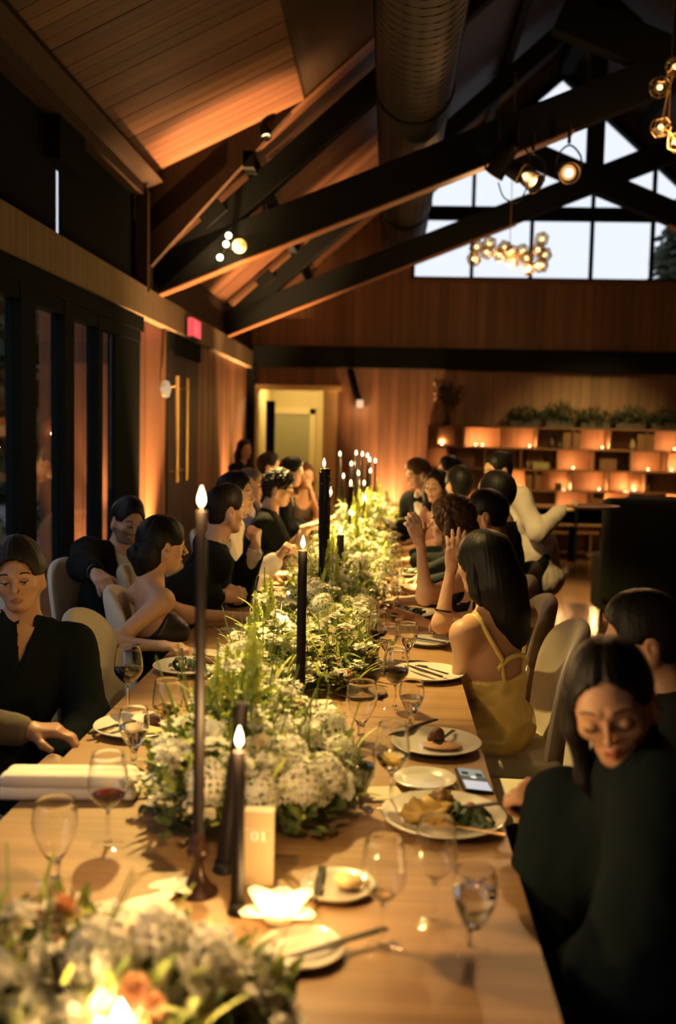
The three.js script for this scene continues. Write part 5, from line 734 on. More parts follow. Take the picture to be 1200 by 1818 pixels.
const cuff = (k) => (c) => { const [, b] = c.bones.arms[k], d = b.b.clone().sub(b.a).normalize(), g = new THREE.CylinderGeometry(0.040, 0.044, 0.042, 24, 1, true); g.applyMatrix4(new THREE.Matrix4().compose(b.b.clone().addScaledVector(d, -0.004), new THREE.Quaternion().setFromUnitVectors(V3(0, 1, 0), d), V3(1, 1, 1))); part('shirt_cuff', g, CLOTH.shirt, c.root); };
const short = (c = 'black', o = {}) => ({ c, vol: 0.013, top: 0.012, ...o });
const longHair = (c, o = {}) => ({ c, long: 0.05, vol: 0.014, coverEars: true, ...o });
// ================================================================ the guests
const backHair = (len, w = 0.085, z = -0.085) => [[0, 0.03, -0.03, w], [0, -0.08, z, w * 0.98], [0, -0.08 - len * 0.5, z - 0.015, w * 0.85], [0, -0.08 - len, z - 0.02, w * 0.5]];
const sideHair = (s, len, z = -0.005, r = 0.024) => [[s * 0.07, 0.045, z + 0.01, r], [s * 0.082, -0.04, z, r], [s * 0.082, -0.04 - len * 0.6, z - 0.01, r * 1.05], [s * 0.07, -0.04 - len, z - 0.02, r * 0.6]];
// --- right side
person({ label: 'young woman in a black turtleneck looking down at her plate at the right edge', sex: 'f', near: 1, skin: 'warm', hip: [0.74, -1.78], yaw: -84, chestYaw: -78, head: [0.455, 1.165, -1.95], hYaw: -18, hPitch: 15, hRoll: 12, shrug: [-0.035, -0.01], closed: true, jaw: 0.96, s: 1.0,
  hair: longHair('black', { long: 0.02, coverEars: false, vol: 0.011, part: true, line: 0.004, chains: [sideHair(-1, 0.2, 0.012, 0.02), [[0, 0.03, -0.045, 0.076], [0, -0.08, -0.085, 0.06], [0, -0.2, -0.1, 0.045]]] }),
  armR: { w: [0.41, 0.875, -2.18], e: [0.55, 0.66, -2.0], pose: 'grip', dir: [-0.7, 0.1, -0.3], back: [0, 0.8, 0.6] }, armL: { w: [0.40, 0.62, -1.86], e: [0.44, 0.70, -1.60], pose: 'relaxed', hide: true },
  wear: [{ name: 'turtleneck_sweater', m: 'knit', off: 0.032, sleeve: 1.98, loose: 0.024, neck: 'turtle', turtle: 0.105, fold: 0.007, hem: 0.42 }, { name: 'trousers', m: 'trouser', legsOnly: true, off: 0.014 }], extra: [earring(1)] });
person({ label: 'man in a dark suit with a white collar, mostly hidden behind the turtlenecked woman', sex: 'm', skin: 'warm', hip: [0.86, -2.66], yaw: -88, head: [0.70, 1.14, -2.7], hYaw: -92, hPitch: 12, hair: short('black', { vol: 0.016 }), armL: { w: [0.66, 0.64, -2.5], hint: [0.3, -1, 0.3] }, armR: { w: [0.66, 0.64, -2.85], hint: [0.3, -1, 0] }, wear: suit(), extra: [collar()] });
const satinStraps = (c) => { const r = (pts, w) => { const g = tube(pts.map((p) => c.at3(...p).toArray()), 0.0095 * w, 24, 8); return g; }; part('dress_straps', merge([
  r([[0.115, -0.09, 0.075], [0.11, -0.0, 0.035], [0.108, 0.015, -0.03], [0.09, -0.07, -0.082], [0.055, -0.155, -0.099]], 1), r([[-0.115, -0.09, 0.075], [-0.11, -0.0, 0.035], [-0.108, 0.015, -0.03], [-0.09, -0.07, -0.082], [-0.055, -0.155, -0.099]], 1),
  r([[0.075, -0.185, -0.094], [0.03, -0.155, -0.102], [-0.03, -0.155, -0.102], [-0.075, -0.185, -0.094]], 1), r([[0.06, -0.16, -0.099], [0.052, -0.22, -0.096], [0.035, -0.27, -0.09]], 0.8), r([[-0.06, -0.16, -0.099], [-0.052, -0.22, -0.096], [-0.035, -0.27, -0.09]], 0.8)]), CLOTH.satin, c.root); };
person({ label: 'woman with long black hair in a yellow satin dress with crossed back straps', sex: 'f', near: 1, skin: 'tan', hip: [0.47, -3.86], yaw: -105, chestYaw: -143, head: [0.375, 1.185, -3.86], hYaw: -128, hPitch: 6, hair: longHair('black', { long: 0.02, vol: 0.018, chains: [[[0, 0.04, -0.035, 0.098], [0, -0.08, -0.075, 0.1], [-0.01, -0.18, -0.10, 0.08], [-0.05, -0.27, -0.11, 0.05], [-0.085, -0.34, -0.10, 0.02]], sideHair(-1, 0.26, -0.03, 0.03), sideHair(1, 0.1, -0.02, 0.026)] }),
  armL: { w: [0.40, 0.66, -4.05], e: [0.22, 0.72, -3.62], pose: 'relaxed' }, armR: { w: [0.17, 0.80, -4.62], e: [0.42, 0.8, -4.4], pose: 'relaxed' },
  wear: [{ name: 'satin_dress', m: 'satin', off: 0.012, sleeve: 0, neck: 'straps', drop: 0.235, skirt: true, fold: 0.011, ff: 9, fy: 15, h: 0.008, hem: 0.40 }], extra: [earring(1), satinStraps] });
person({ label: 'woman leaning her head on a raised hand, half hidden behind the yellow satin dress', sex: 'f', skin: 'fair', hip: [0.5, -4.45], yaw: -90, chestYaw: -80, head: [0.42, 1.13, -4.47], hYaw: -100, hPitch: 6, hair: longHair('black', { chains: [backHair(0.2), sideHair(1, 0.12)] }), armL: { w: [0.285, 1.10, -4.30], e: [0.22, 0.7, -4.25], pose: 'open', dir: [0.15, 1, 0.05], back: [0.3, 0, 1] }, armR: { w: [0.15, 0.8, -4.75], e: [0.4, 0.8, -4.7] }, wear: [{ name: 'black_top', m: 'blackTop', off: 0.01, sleeve: 0, neck: 'tank' }, { name: 'skirt', m: 'trouser', legsOnly: true, off: 0.016 }], extra: [(c) => { const [, b] = c.bones.arms.L, p = b.a.clone().lerp(b.b, 0.25), d = b.b.clone().sub(b.a).normalize(); part('bracelet', new THREE.TorusGeometry(0.037, 0.004, 8, 28).applyMatrix4(new THREE.Matrix4().compose(p, new THREE.Quaternion().setFromUnitVectors(V3(0, 0, 1), d), V3(1, 1, 1))), M.satinBlack, c.root); }] });
person({ label: 'woman with brown wavy hair in a sleeveless black top, one hand raised over the table', sex: 'f', near: 1, skin: 'fair', hip: [0.5, -4.95], yaw: -90, chestYaw: -85, head: [0.31, 1.255, -4.85], hYaw: -97, hPitch: 2, hair: longHair('brown', { curl: 0.006, vol: 0.022, long: 0.02, chains: [[[0, 0.03, -0.03, 0.092], [0, -0.08, -0.06, 0.094], [0, -0.2, -0.08, 0.07], [0, -0.25, -0.08, 0.04]], sideHair(1, 0.17, -0.01, 0.03), sideHair(-1, 0.17, -0.01, 0.03)] }), armL: { w: [0.165, 1.17, -4.6], e: [0.24, 0.85, -4.55], pose: 'relaxed', dir: [-0.35, 1, 0], back: [0.3, 0.1, 1] }, armR: { w: [0.1, 0.81, -5.2], e: [0.4, 0.8, -5.2] }, wear: [{ name: 'sleeveless_top', m: 'blackTop', off: 0.01, sleeve: 0, neck: 'tank' }, { name: 'skirt', m: 'trouser', legsOnly: true, off: 0.016 }] });
person({ label: 'man in a dark suit with a white collar seen in left profile before the waiter', sex: 'm', near: 1, skin: 'tan', hip: [0.64, -5.52], yaw: -92, chestYaw: -105, head: [0.54, 1.255, -5.38], hYaw: -104, hPitch: 8, hair: short('black', { vol: 0.017, top: 0.016 }), armL: { w: [0.2, 0.81, -5.4], e: [0.5, 0.72, -5.25] }, armR: { w: [0.25, 0.81, -5.7], e: [0.6, 0.7, -5.75] }, wear: suit(), extra: [collar()] });
person({ label: 'black haired guest in dark clothes whose head shows below the waiter', sex: 'm', skin: 'tan', hip: [0.72, -5.95], yaw: -90, head: [0.64, 1.335, -5.9], hYaw: -135, hair: short('black', { vol: 0.026, top: 0.01 }), armL: { w: [0.25, 0.81, -5.75], hint: [0.4, -1, 0.3] }, armR: { w: [0.25, 0.81, -6.15], hint: [0.4, -1, 0] }, wear: suit(), extra: [collar('suit')] });
person({ label: 'dark haired man facing away toward the far end, left of the waiter', sex: 'm', skin: 'fair', hip: [0.58, -7.0], yaw: -92, head: [0.50, 1.33, -7.0], hYaw: -150, hair: short('black', { vol: 0.018 }), armL: { w: [0.2, 0.81, -6.85], hint: [0.4, -1, 0.3] }, armR: { w: [0.2, 0.81, -7.2], hint: [0.4, -1, 0] }, wear: suit(), extra: [collar('suit')] });
person({ label: 'dark haired woman on the right side turning her face toward the camera', sex: 'f', skin: 'fair', hip: [0.5, -7.6], yaw: -85, chestYaw: -55, head: [0.37, 1.29, -7.45], hYaw: -32, hPitch: 4, hair: longHair('dark', { chains: [backHair(0.15), sideHair(1, 0.14), sideHair(-1, 0.14)] }), armL: { w: [0.15, 0.85, -7.2], e: [0.35, 0.75, -7.1] }, armR: { w: [0.1, 0.82, -7.7], e: [0.35, 0.75, -7.8] }, wear: [{ name: 'rose_blouse', m: 'rose', off: 0.012, sleeve: 1.6, neck: 'scoop' }, { name: 'skirt', m: 'trouser', legsOnly: true, off: 0.016 }] });
person({ label: 'man with a bow tie and white shirt front at the far right of the table', sex: 'm', skin: 'fair', hip: [0.45, -8.3], yaw: -80, chestYaw: -45, head: [0.25, 1.35, -8.2], hYaw: -62, hPitch: 14, hair: short('brown', { vol: 0.017, fringe: 0.01 }), armL: { w: [0.05, 0.92, -7.95], e: [0.35, 0.85, -7.8] }, armR: { w: [-0.02, 0.92, -8.25], e: [0.1, 0.8, -8.4] }, wear: suit({ v: 0.3 }), extra: [collar(), bowTie] });
person({ label: 'dark haired guest behind the bow tied man at the far end', sex: 'm', skin: 'fair', hip: [0.6, -8.75], yaw: -90, head: [0.53, 1.36, -8.65], hYaw: -80, hair: short('black', { vol: 0.018 }), armL: { w: [0.2, 0.81, -8.55], hint: [0.4, -1, 0.3] }, armR: { w: [0.2, 0.81, -8.9], hint: [0.4, -1, 0] }, wear: suit(), extra: [collar('suit')] });
// --- the waiter, standing and bending toward the table
const waitBones = { add: [(c) => ({ t: 'e', c: c.P.clone().add(V3(-0.005, 0.02, 0)), r: [0.2, 0.2, 0.18], F: [V3(1, 0, 0), V3(0, 1, 0), V3(0, 0, 1)] }), (c) => ({ t: 'e', c: c.P.clone().add(V3(0.03, -0.16, 0)), r: [0.215, 0.16, 0.19], F: [V3(1, 0, 0), V3(0, 1, 0), V3(0, 0, 1)] })] };
person({ label: 'waiter in a long cream jacket with black bun, bending toward the table with a tray', sex: 'f', near: 1, skin: 'fair', hip: [1.02, -7.0], hipY: 0.86, yaw: -50, chestYaw: -55, head: [0.765, 1.44, -6.97], hYaw: -62, hPitch: 12, hair: { c: 'black', vol: 0.013, bun: [0, 0.075, -0.09, 0.042] }, armL: { w: [1.19, 1.18, -6.86], e: [1.06, 0.9, -6.7], pose: 'grip', dir: [1, 0.12, 0], back: [0, -1, 0.2] }, armR: { w: [0.56, 1.0, -6.5], hint: [0, -1, 0] },
  stand: [{ knee: [0.98, 0.46, -6.82], ankle: [1.02, 0.085, -6.85] }, { knee: [1.06, 0.46, -7.16], ankle: [1.16, 0.085, -7.2] }],
  wear: [{ name: 'cream_jacket', m: 'jacket', off: 0.016, sleeve: 1.95, loose: 0.008, neckR: 0.058, fold: 0.008, hem: 0.58, ...waitBones }, { name: 'black_trousers', m: 'trouser', legsOnly: true, off: 0.012 }], extra: [earring(1)] });
{ const t = thing('serving_tray', 'flat dark wooden tray held out behind the waiter in cream', 'tray', [1.42, 1.2, -6.9]); part('tray_board', lathe([[0, 0], [0.17, 0], [0.185, 0.02], [0.178, 0.022], [0.165, 0.007], [0, 0.007]], 40), std([0.24, 0.12, 0.055], 0.4), t); }
// --- left side
person({ label: 'guest just outside the left edge whose dark sleeved forearm rests on the table', sex: 'm', skin: 'deep', hip: [-1.5, -2.55], yaw: 80, head: [-1.46, 1.25, -2.42], hYaw: 70, hair: short(), armL: { w: [-1.05, 0.80, -2.80], e: [-1.38, 0.77, -2.72], pose: 'relaxed', dir: [1, 0, -0.15] }, armR: { w: [-1.15, 0.7, -2.3], hint: [0, -1, 0] }, wear: [{ name: 'tweed_jacket', m: 'tweed', off: 0.015, sleeve: 1.95, neck: 'v', fold: 0.006, hem: 0.42 }, { name: 'trousers', m: 'trouser', legsOnly: true, off: 0.014 }] });
person({ label: 'smiling guest with swept back dark hair in an open black shirt at the left edge', sex: 'm', near: 1, skin: 'tan', hip: [-1.32, -3.28], yaw: 60, chestYaw: 28, head: [-1.255, 1.165, -3.33], hYaw: 12, hPitch: 2, hRoll: 5, jaw: 0.95, gaze: 0.15, hair: short('dark', { vol: 0.022, top: 0.018 }), armR: { w: [-1.315, 0.95, -3.08], e: [-1.4, 0.72, -2.95], pose: 'open', dir: [0.1, 1, -0.3], back: [-0.4, 0.1, 1] }, armL: { w: [-1.02, 0.64, -3.05], e: [-1.0, 0.7, -3.45] }, wear: [{ name: 'black_shirt', m: 'blackShirt', off: 0.016, sleeve: 1.9, loose: 0.014, neck: 'v', v: 0.13, neckR: 0.064, fold: 0.008, hem: 0.42 }, { name: 'trousers', m: 'trouser', legsOnly: true, off: 0.014 }],
  extra: [(c) => { for (let i = 0; i < 3; i++) part('button', cyl(0.006, 0.006, 0.003, 12).rotateX(Math.PI / 2).applyMatrix4(new THREE.Matrix4().makeBasis(c.lf, c.up, c.fw).setPosition(c.at3(0.005, -0.21 - i * 0.09, 0.125))), M.brass, c.root);collar('blackShirt')(c); }] });
person({ label: 'bare shouldered woman in a strapless sequined dress with her back to the camera', sex: 'f', near: 1, skin: 'fair', hip: [-0.99, -4.33], yaw: 100, chestYaw: 122, head: [-0.985, 1.165, -4.36], hYaw: 118, hPitch: 4, hair: { c: 'black', vol: 0.019, long: 0.02, chains: [[[0, 0.02, -0.04, 0.088], [0, -0.055, -0.075, 0.066], [0, -0.11, -0.085, 0.036]]], bun: [0, -0.035, -0.118, 0.046] }, armR: { w: [-0.92, 0.80, -3.98], e: [-1.22, 0.72, -4.05], pose: 'relaxed' }, armL: { w: [-0.68, 0.81, -4.62], e: [-0.8, 0.72, -4.7], pose: 'relaxed' }, wear: [{ name: 'strapless_dress', m: 'sequin', off: 0.012, sleeve: 0, neck: 'strapless', drop: 0.20, skirt: true, fold: 0.004, hem: 0.4 }] });
person({ label: 'bearded man in a dark suit, his cuffed hand resting on the cream chair back', sex: 'm', near: 1, skin: 'fair', beard: true, hip: [-1.50, -5.15], yaw: 55, chestYaw: 38, head: [-1.395, 1.175, -5.3], hYaw: 40, hPitch: 12, hRoll: -6, gaze: 0.3, hair: short('black', { vol: 0.014, top: 0.02 }), armR: { w: [-1.29, 0.97, -4.42], e: [-1.75, 0.85, -4.75], pose: 'drape', dir: [0.55, -0.25, 0.65], back: [-0.1, 1, 0.3] }, armL: { w: [-1.1, 0.75, -5.35], hint: [0.2, -1, -0.3] }, wear: suit(), extra: [collar(), cuff('R')] });
person({ label: 'man with cropped hair in a dark suit turned away, one fist raised near his chin', sex: 'm', near: 1, skin: 'fair', hip: [-1.02, -5.02], yaw: 95, chestYaw: 108, head: [-0.81, 1.275, -5.0], hYaw: 122, hPitch: 2, hair: short('dark', { vol: 0.009, top: 0.015 }), armR: { w: [-0.80, 0.88, -4.74], e: [-0.98, 0.74, -4.6], pose: 'grip', dir: [1, 0.1, -0.35], back: [0, 0.5, 1] }, armL: { w: [-0.675, 1.06, -5.1], e: [-0.62, 0.72, -5.15], pose: 'fist', dir: [0.1, 1, 0.1], back: [1, 0, 0.3] }, wear: suit(), extra: [collar(), cuff('L'), cuff('R')] });
person({ label: 'guest in a pale shirt just behind the man with cropped hair', sex: 'm', skin: 'fair', hip: [-1.05, -5.8], yaw: 90, head: [-0.875, 1.31, -5.75], hYaw: 82, hair: short('black'), armR: { w: [-0.62, 0.95, -5.62], e: [-0.75, 0.72, -5.5], pose: 'fist', dir: [0.5, 0.8, 0] }, armL: { w: [-0.7, 0.81, -5.95], hint: [0, -1, 0] }, wear: [{ name: 'pale_shirt', m: 'shirt', off: 0.014, sleeve: 1.9, loose: 0.01, fold: 0.006, hem: 0.45 }, { name: 'trousers', m: 'trouser', legsOnly: true, off: 0.014 }], extra: [collar()] });
person({ label: 'grey haired woman in lilac resting her raised bare arm behind her head', sex: 'f', skin: 'fair', hip: [-1.12, -7.35], yaw: 90, head: [-1.0, 1.275, -7.3], hYaw: 70, hair: longHair('grey', { chains: [backHair(0.12), sideHair(-1, 0.1)] }), armR: { w: [-0.93, 1.18, -7.08], e: [-0.68, 0.7, -7.0], pose: 'open', dir: [-0.25, 1, -0.1], back: [0.6, 0, 1] }, armL: { w: [-0.7, 0.81, -7.5], hint: [0, -1, 0] }, wear: [{ name: 'lilac_top', m: 'lilac', off: 0.012, sleeve: 0.5, neck: 'crew' }, { name: 'skirt', m: 'trouser', legsOnly: true, off: 0.016 }] });
person({ label: 'curly haired guest in a black top leaning on the table in right profile', sex: 'm', near: 1, skin: 'fair', hip: [-0.98, -6.98], yaw: 92, chestYaw: 98, head: [-0.755, 1.275, -6.95], hYaw: 84, hPitch: 10, hair: short('dark', { vol: 0.024, top: 0.02, curl: 0.012 }), armR: { w: [-0.56, 1.02, -6.82], e: [-0.78, 0.8, -6.72], pose: 'relaxed', dir: [1, 0.35, -0.2] }, armL: { w: [-0.55, 1.0, -7.05], e: [-0.7, 0.78, -7.15], pose: 'relaxed', dir: [0.8, 0.6, 0] }, wear: [{ name: 'black_tee', m: 'blackTop', off: 0.014, sleeve: 0.75, loose: 0.012, neck: 'crew', fold: 0.006, hem: 0.45 }, { name: 'trousers', m: 'trouser', legsOnly: true, off: 0.014 }] });
person({ label: 'dark haired man in front of the open doorway, farthest left of the far guests', sex: 'm', skin: 'fair', hip: [-1.15, -9.0], yaw: 92, head: [-1.06, 1.355, -8.95], hYaw: 92, hair: short('black'), armR: { w: [-0.75, 0.81, -8.8], hint: [0, -1, 0] }, armL: { w: [-0.75, 0.81, -9.1], hint: [0, -1, 0] }, wear: suit(), extra: [collar('suit')] });
person({ label: 'dark haired man in a suit before the bright doorway, right of the first', sex: 'm', skin: 'fair', hip: [-0.98, -8.4], yaw: 92, head: [-0.80, 1.335, -8.35], hYaw: 80, hPitch: 8, hair: short('black'), armR: { w: [-0.6, 0.85, -8.2], hint: [0, -1, 0] }, armL: { w: [-0.6, 0.81, -8.5], hint: [0, -1, 0] }, wear: suit(), extra: [collar()] });
person({ label: 'long haired woman at the far left end with a forearm raised to her face', sex: 'f', skin: 'fair', hip: [-0.95, -9.75], yaw: 80, chestYaw: 45, head: [-0.79, 1.25, -9.6], hYaw: 30, hPitch: 6, hair: longHair('auburn', { chains: [backHair(0.2), sideHair(1, 0.2), sideHair(-1, 0.2)] }), armL: { w: [-0.70, 1.06, -9.42], e: [-0.58, 0.72, -9.36], pose: 'open', dir: [-0.25, 1, 0] }, armR: { w: [-0.7, 0.81, -9.85], hint: [0, -1, 0] }, wear: [{ name: 'brown_top', m: 'tweed', off: 0.012, sleeve: 0.4, neck: 'scoop' }, { name: 'skirt', m: 'trouser', legsOnly: true, off: 0.016 }] });
person({ label: 'woman in dark clothes standing against the far left wall', sex: 'f', skin: 'fair', hip: [-1.74, -12.2], hipY: 0.84, yaw: 60, head: [-1.76, 1.44, -12.2], hYaw: 40, hair: longHair('dark', { chains: [backHair(0.2), sideHair(1, 0.2), sideHair(-1, 0.2)] }), stand: [{ knee: [-1.66, 0.44, -12.28], ankle: [-1.66, 0.085, -12.28] }, { knee: [-1.8, 0.44, -12.1], ankle: [-1.8, 0.085, -12.1] }], wear: [{ name: 'dark_jacket', m: 'suit', off: 0.014, sleeve: 1.9, neck: 'crew', hem: 0.7 }, { name: 'trousers', m: 'trouser', legsOnly: true, off: 0.012 }] });
// ================================================================ shelf wall at the back right
{
  const X0 = 0.57, X1 = 5.6, RH = 0.298, TOP = 1.80, D = 0.36, ZS = ZF + 0.02 + D, wood = std([0.22, 0.115, 0.055], 0.5, { map: wmap }), backM = std([0.52, 0.28, 0.14], 0.6, { map: wmap }), r = rng(77);
  const t = thing('wall_shelf', 'long wooden wall shelf of staggered cubbyholes with tea lights, at the back right', 'shelf', [0, 0, 0]);
  for (let i = 0; i <= 6; i++) part('shelf_board', box(X1 - X0, 0.022, D, (X0 + X1) / 2, TOP - i * RH, ZS - D / 2), wood, t);
  part('back_panel', box(X1 - X0, TOP, 0.02, (X0 + X1) / 2, TOP / 2, ZF + 0.03), backM, t); part('side_board', box(0.022, TOP, D, X0, TOP / 2, ZS - D / 2), wood, t);
  for (let i = 0; i < 6; i++) for (let x = X0 + (i % 2 ? 0.30 : 0.52); x < X1; x += 0.515) part('divider', box(0.022, RH - 0.022, D * 0.96, x, TOP - (i + 0.5) * RH, ZS - D / 2), wood, t);
  // doors that close some of the cubbyholes
  [[0, 0.84], [0, 2.62], [1, 1.13], [1, 3.16], [2, 2.09], [2, 3.64], [1, 2.13], [3, 1.6], [0, 3.66], [3, 3.0], [4, 1.1], [4, 2.2], [4, 3.4]].forEach(([i, x]) => part('cubby_door', box(0.24, RH - 0.03, 0.015, x, TOP - (i + 0.5) * RH, ZS - 0.06 - 0.15 * r()), wood, t));
  const cup = lathe([[0, 0], [0.026, 0], [0.03, 0.045], [0.028, 0.045], [0.024, 0.006], [0, 0.006]], 20), place = ['top', 'second', 'third', 'fourth', 'fifth'];
  const spots = [[0, 0.78], [0, 1.26], [0, 1.36], [0, 2.03], [0, 3.06], [0, 3.15], [0, 4.08], [1, 0.86], [1, 2.66], [1, 3.72], [1, 4.05], [1, 4.16], [2, 1.92], [2, 3.04], [2, 3.54], [3, 2.6], [3, 1.0]];
  spots.forEach(([i, x], k) => {
    const y = TOP - (i + 1) * RH + 0.011, q = thing('shelf_tealight', ['first', 'second', 'third', 'fourth', 'fifth', 'sixth', 'seventh'][spots.slice(0, k).filter((s) => s[0] === i).length] + ' lit tea light from the left on the ' + place[i] + ' row of the back shelf', 'candle', [x, y, ZS - 0.1], 0, 'tea lights in the back shelf');
    part('cup', cup, M.glass, q); part('flame', lathe([[0, 0], [0.012, 0.006], [0.012, 0.02], [0, 0.034]], 12).translate(0, 0.014, 0), M.tea, q);
    const l = new THREE.PointLight(WARM, LUX.shelfTea, 0, 2); l.position.set(x, y + 0.06, ZS - 0.1); l.castShadow = true; l.shadow.radius = 0.6; scene.add(l);
  });
  // vases, books, boxes standing in the cubbyholes
  const vase = lathe([[0, 0], [0.035, 0], [0.05, 0.06], [0.03, 0.12], [0.02, 0.16], [0.026, 0.18], [0.02, 0.18], [0.015, 0.15], [0, 0.15]], 24), dk = std([0.03, 0.022, 0.018], 0.5), tn = std([0.22, 0.16, 0.09], 0.7);
  [[0, 2.35, 'dark slim vase in the top shelf row left of centre', dk], [0, 3.5, 'squat brown vase in the top shelf row right of centre', tn], [0, 4.2, 'dark bottle vase near the right end of the top shelf row', dk], [0, 2.5, 'grey vase beside the dark slim vase on the shelf', std([0.2, 0.19, 0.17], 0.5)], [2, 0.95, 'small bottle on the third shelf row at the left', std([0.25, 0.25, 0.22], 0.3)]].forEach(([i, x, l, m]) => tag(part(numbered('shelf_vase'), vase, m, scene, [x, TOP - (i + 1) * RH + 0.0115, ZS - 0.17]), l, 'vase'));
  [[1, 2.2, 0.24, 0.09, 'flat greenish box on the second shelf row', [0.2, 0.17, 0.08]], [2, 2.47, 0.08, 0.1, 'small black box on the third shelf row', [0.02, 0.015, 0.012]], [1, 4.45, 0.13, 0.2, 'tall dark box near the right end of the second shelf row', [0.02, 0.015, 0.012]], [1, 4.6, 0.12, 0.18, 'second dark box at the right end of the second shelf row', [0.025, 0.018, 0.014]], [1, 1.12, 0.1, 0.12, 'small brown box on the second shelf row at the left', [0.12, 0.06, 0.03]], [2, 4.4, 0.14, 0.24, 'brown box at the right end of the third shelf row', [0.1, 0.05, 0.025]]].forEach(([i, x, w, h, l, c]) => { const b = thing('shelf_box', l, 'box', [x, TOP - (i + 1) * RH + 0.0115, ZS - 0.16]); part('box_body', rbox(w, h * 0.8, 0.14, 0.006, 0, h * 0.4, 0), std(c, 0.6), b); part('box_lid', rbox(w + 0.006, h * 0.2, 0.146, 0.006, 0, h * 0.9, 0), std(c, 0.55), b); });
  { const b = thing('pedestal_dish', 'small footed dish on the second row of the back shelf', 'dish', [3.4, TOP - 2 * RH + 0.0115, ZS - 0.15]); part('dish', lathe([[0, 0], [0.05, 0], [0.015, 0.02], [0.015, 0.05], [0.11, 0.06], [0.11, 0.068], [0, 0.062]], 28), dk, b); }
  for (const [x, w] of [[3.02, 0], [4.05, 1]]) uplightShelf(x, w);
  for (const [k, x] of [1.75, 2.55, 3.45, 4.45].entries()) { const u = thing('shelf_uplight', ['leftmost small', 'second small', 'third small', 'rightmost small'][k] + ' warm lamp on the third row of the back shelf', 'light', [x, TOP - 3 * RH + 0.0115, ZS - 0.25]); part('bar_body', rbox(0.14, 0.02, 0.04, 0.005, 0, 0.01, 0), M.satinBlack, u); part('lens', box(0.12, 0.005, 0.03, 0, 0.0215, 0), glow([1, 0.55, 0.24], 1.6), u); const p = new THREE.PointLight(WARM, 0.3, 0, 2); p.position.set(x, TOP - 3 * RH + 0.06, ZS - 0.22); p.castShadow = true; p.shadow.radius = 2; scene.add(p); }
  function uplightShelf(x, w) { const u = thing('shelf_uplight', 'bright warm lamp low in the back shelf, ' + (w ? 'right' : 'left') + ' of the two', 'light', [x, TOP - 4 * RH + 0.0115, ZS - 0.25]); part('bar_body', rbox(0.34, 0.03, 0.05, 0.006, 0, 0.015, 0), M.satinBlack, u); part('lens', box(0.32, 0.006, 0.036, 0, 0.032, 0), glow([1, 0.6, 0.28], 3), u); const l = new THREE.RectAreaLight(WARM, 16, 0.32, 0.036); l.position.set(x, TOP - 4 * RH + 0.05, ZS - 0.25); l.lookAt(x, 9, ZS - 0.35); scene.add(l); const p = new THREE.PointLight(WARM, LUX.shelfUp * 0.4, 0, 2); p.position.set(x, TOP - 4 * RH + 0.1, ZS - 0.2); p.castShadow = true; p.shadow.radius = 4; scene.add(p); }
  // greenery on top of the shelf
  const gm = petalMat([0.022, 0.032, 0.014], 0.1);
  [[1.95, 0.22], [2.45, 0.30], [2.95, 0.22], [3.45, 0.26], [3.95, 0.22], [4.4, 0.24]].forEach(([x, h], i) => {
    const g = thing('shelf_greenery', ['leftmost trailing', 'tallest feathery', 'low dense', 'rounded', 'spreading', 'pale flowered'][i] + ' greenery along the top of the back shelf', 'plant', [x, TOP + 0.011, ZS - 0.18]), a = rng(300 + i), st = []; for (let k = 0; k < 16; k++) { const q = a() * 6.28, e = 0.1 + a() * 0.22; st.push(tube([[0, 0.08, 0], [e * 0.5 * Math.cos(q), h * 0.7, e * 0.3 * Math.sin(q)], [e * Math.cos(q), h * (0.5 + a() * 0.7), e * 0.4 * Math.sin(q)]], 0.003, 8, 4)); }
    part('trough', rbox(0.42, 0.09, 0.16, 0.01, 0, 0.045, 0), dk, g); part('stems', merge(st), std([0.05, 0.05, 0.02], 0.8), g).userData.kind = 'stuff';
    inst('foliage', leafG, gm, 420, (d) => { const q = a() * 6.28, rr = Math.sqrt(a()) * 0.27; d.position.set(rr * Math.cos(q), 0.06 + h * a() * Math.sqrt(1 - rr * rr * 11), rr * 0.45 * Math.sin(q)); d.rotation.set(a() * 2 - 0.4, a() * 6.3, a() - 0.5); d.scale.setScalar(0.8 + a() * 0.8); }, g);
  });
  { const g = thing('branch_vase', 'vase of upright branches and pale leaves at the left end of the shelf top', 'plant', [0.82, TOP + 0.011, ZS - 0.18]), a = rng(401); part('vase', lathe([[0, 0], [0.05, 0], [0.065, 0.07], [0.04, 0.17], [0.05, 0.19], [0.036, 0.17], [0, 0.15]], 28), dk, g);
    const st = [], tips = []; for (let k = 0; k < 12; k++) { const q = a() * 6.28, e = 0.06 + a() * 0.2, h = 0.35 + a() * 0.3; st.push(tube([[0, 0.12, 0], [e * 0.35 * Math.cos(q), h * 0.6, e * 0.3 * Math.sin(q)], [e * Math.cos(q), h, e * 0.6 * Math.sin(q)]], 0.0035, 8, 4)); tips.push([e * Math.cos(q), h, e * 0.6 * Math.sin(q)]); }
    part('branches', merge(st), std([0.06, 0.045, 0.025], 0.8), g); inst('leaves', leafG, gm, 240, (d) => { const p = tips[Math.floor(a() * 12)], t = 0.5 + a() * 0.55; d.position.set(p[0] * t + (a() - 0.5) * 0.05, p[1] * t + 0.05, p[2] * t + (a() - 0.5) * 0.05); d.rotation.set(a() * 2 - 0.5, a() * 6.3, a() - 0.5); d.scale.setScalar(0.9 + a() * 0.7); }, g); inst('pale_leaves', roundLeaf, petalMat([0.45, 0.3, 0.14], 0.3), 36, (d) => { d.position.set(-0.16 + a() * 0.1, 0.3 + a() * 0.28, (a() - 0.5) * 0.1); d.rotation.set(a() * 2, a() * 6, a()); d.scale.setScalar(1.6); }, g); }
}
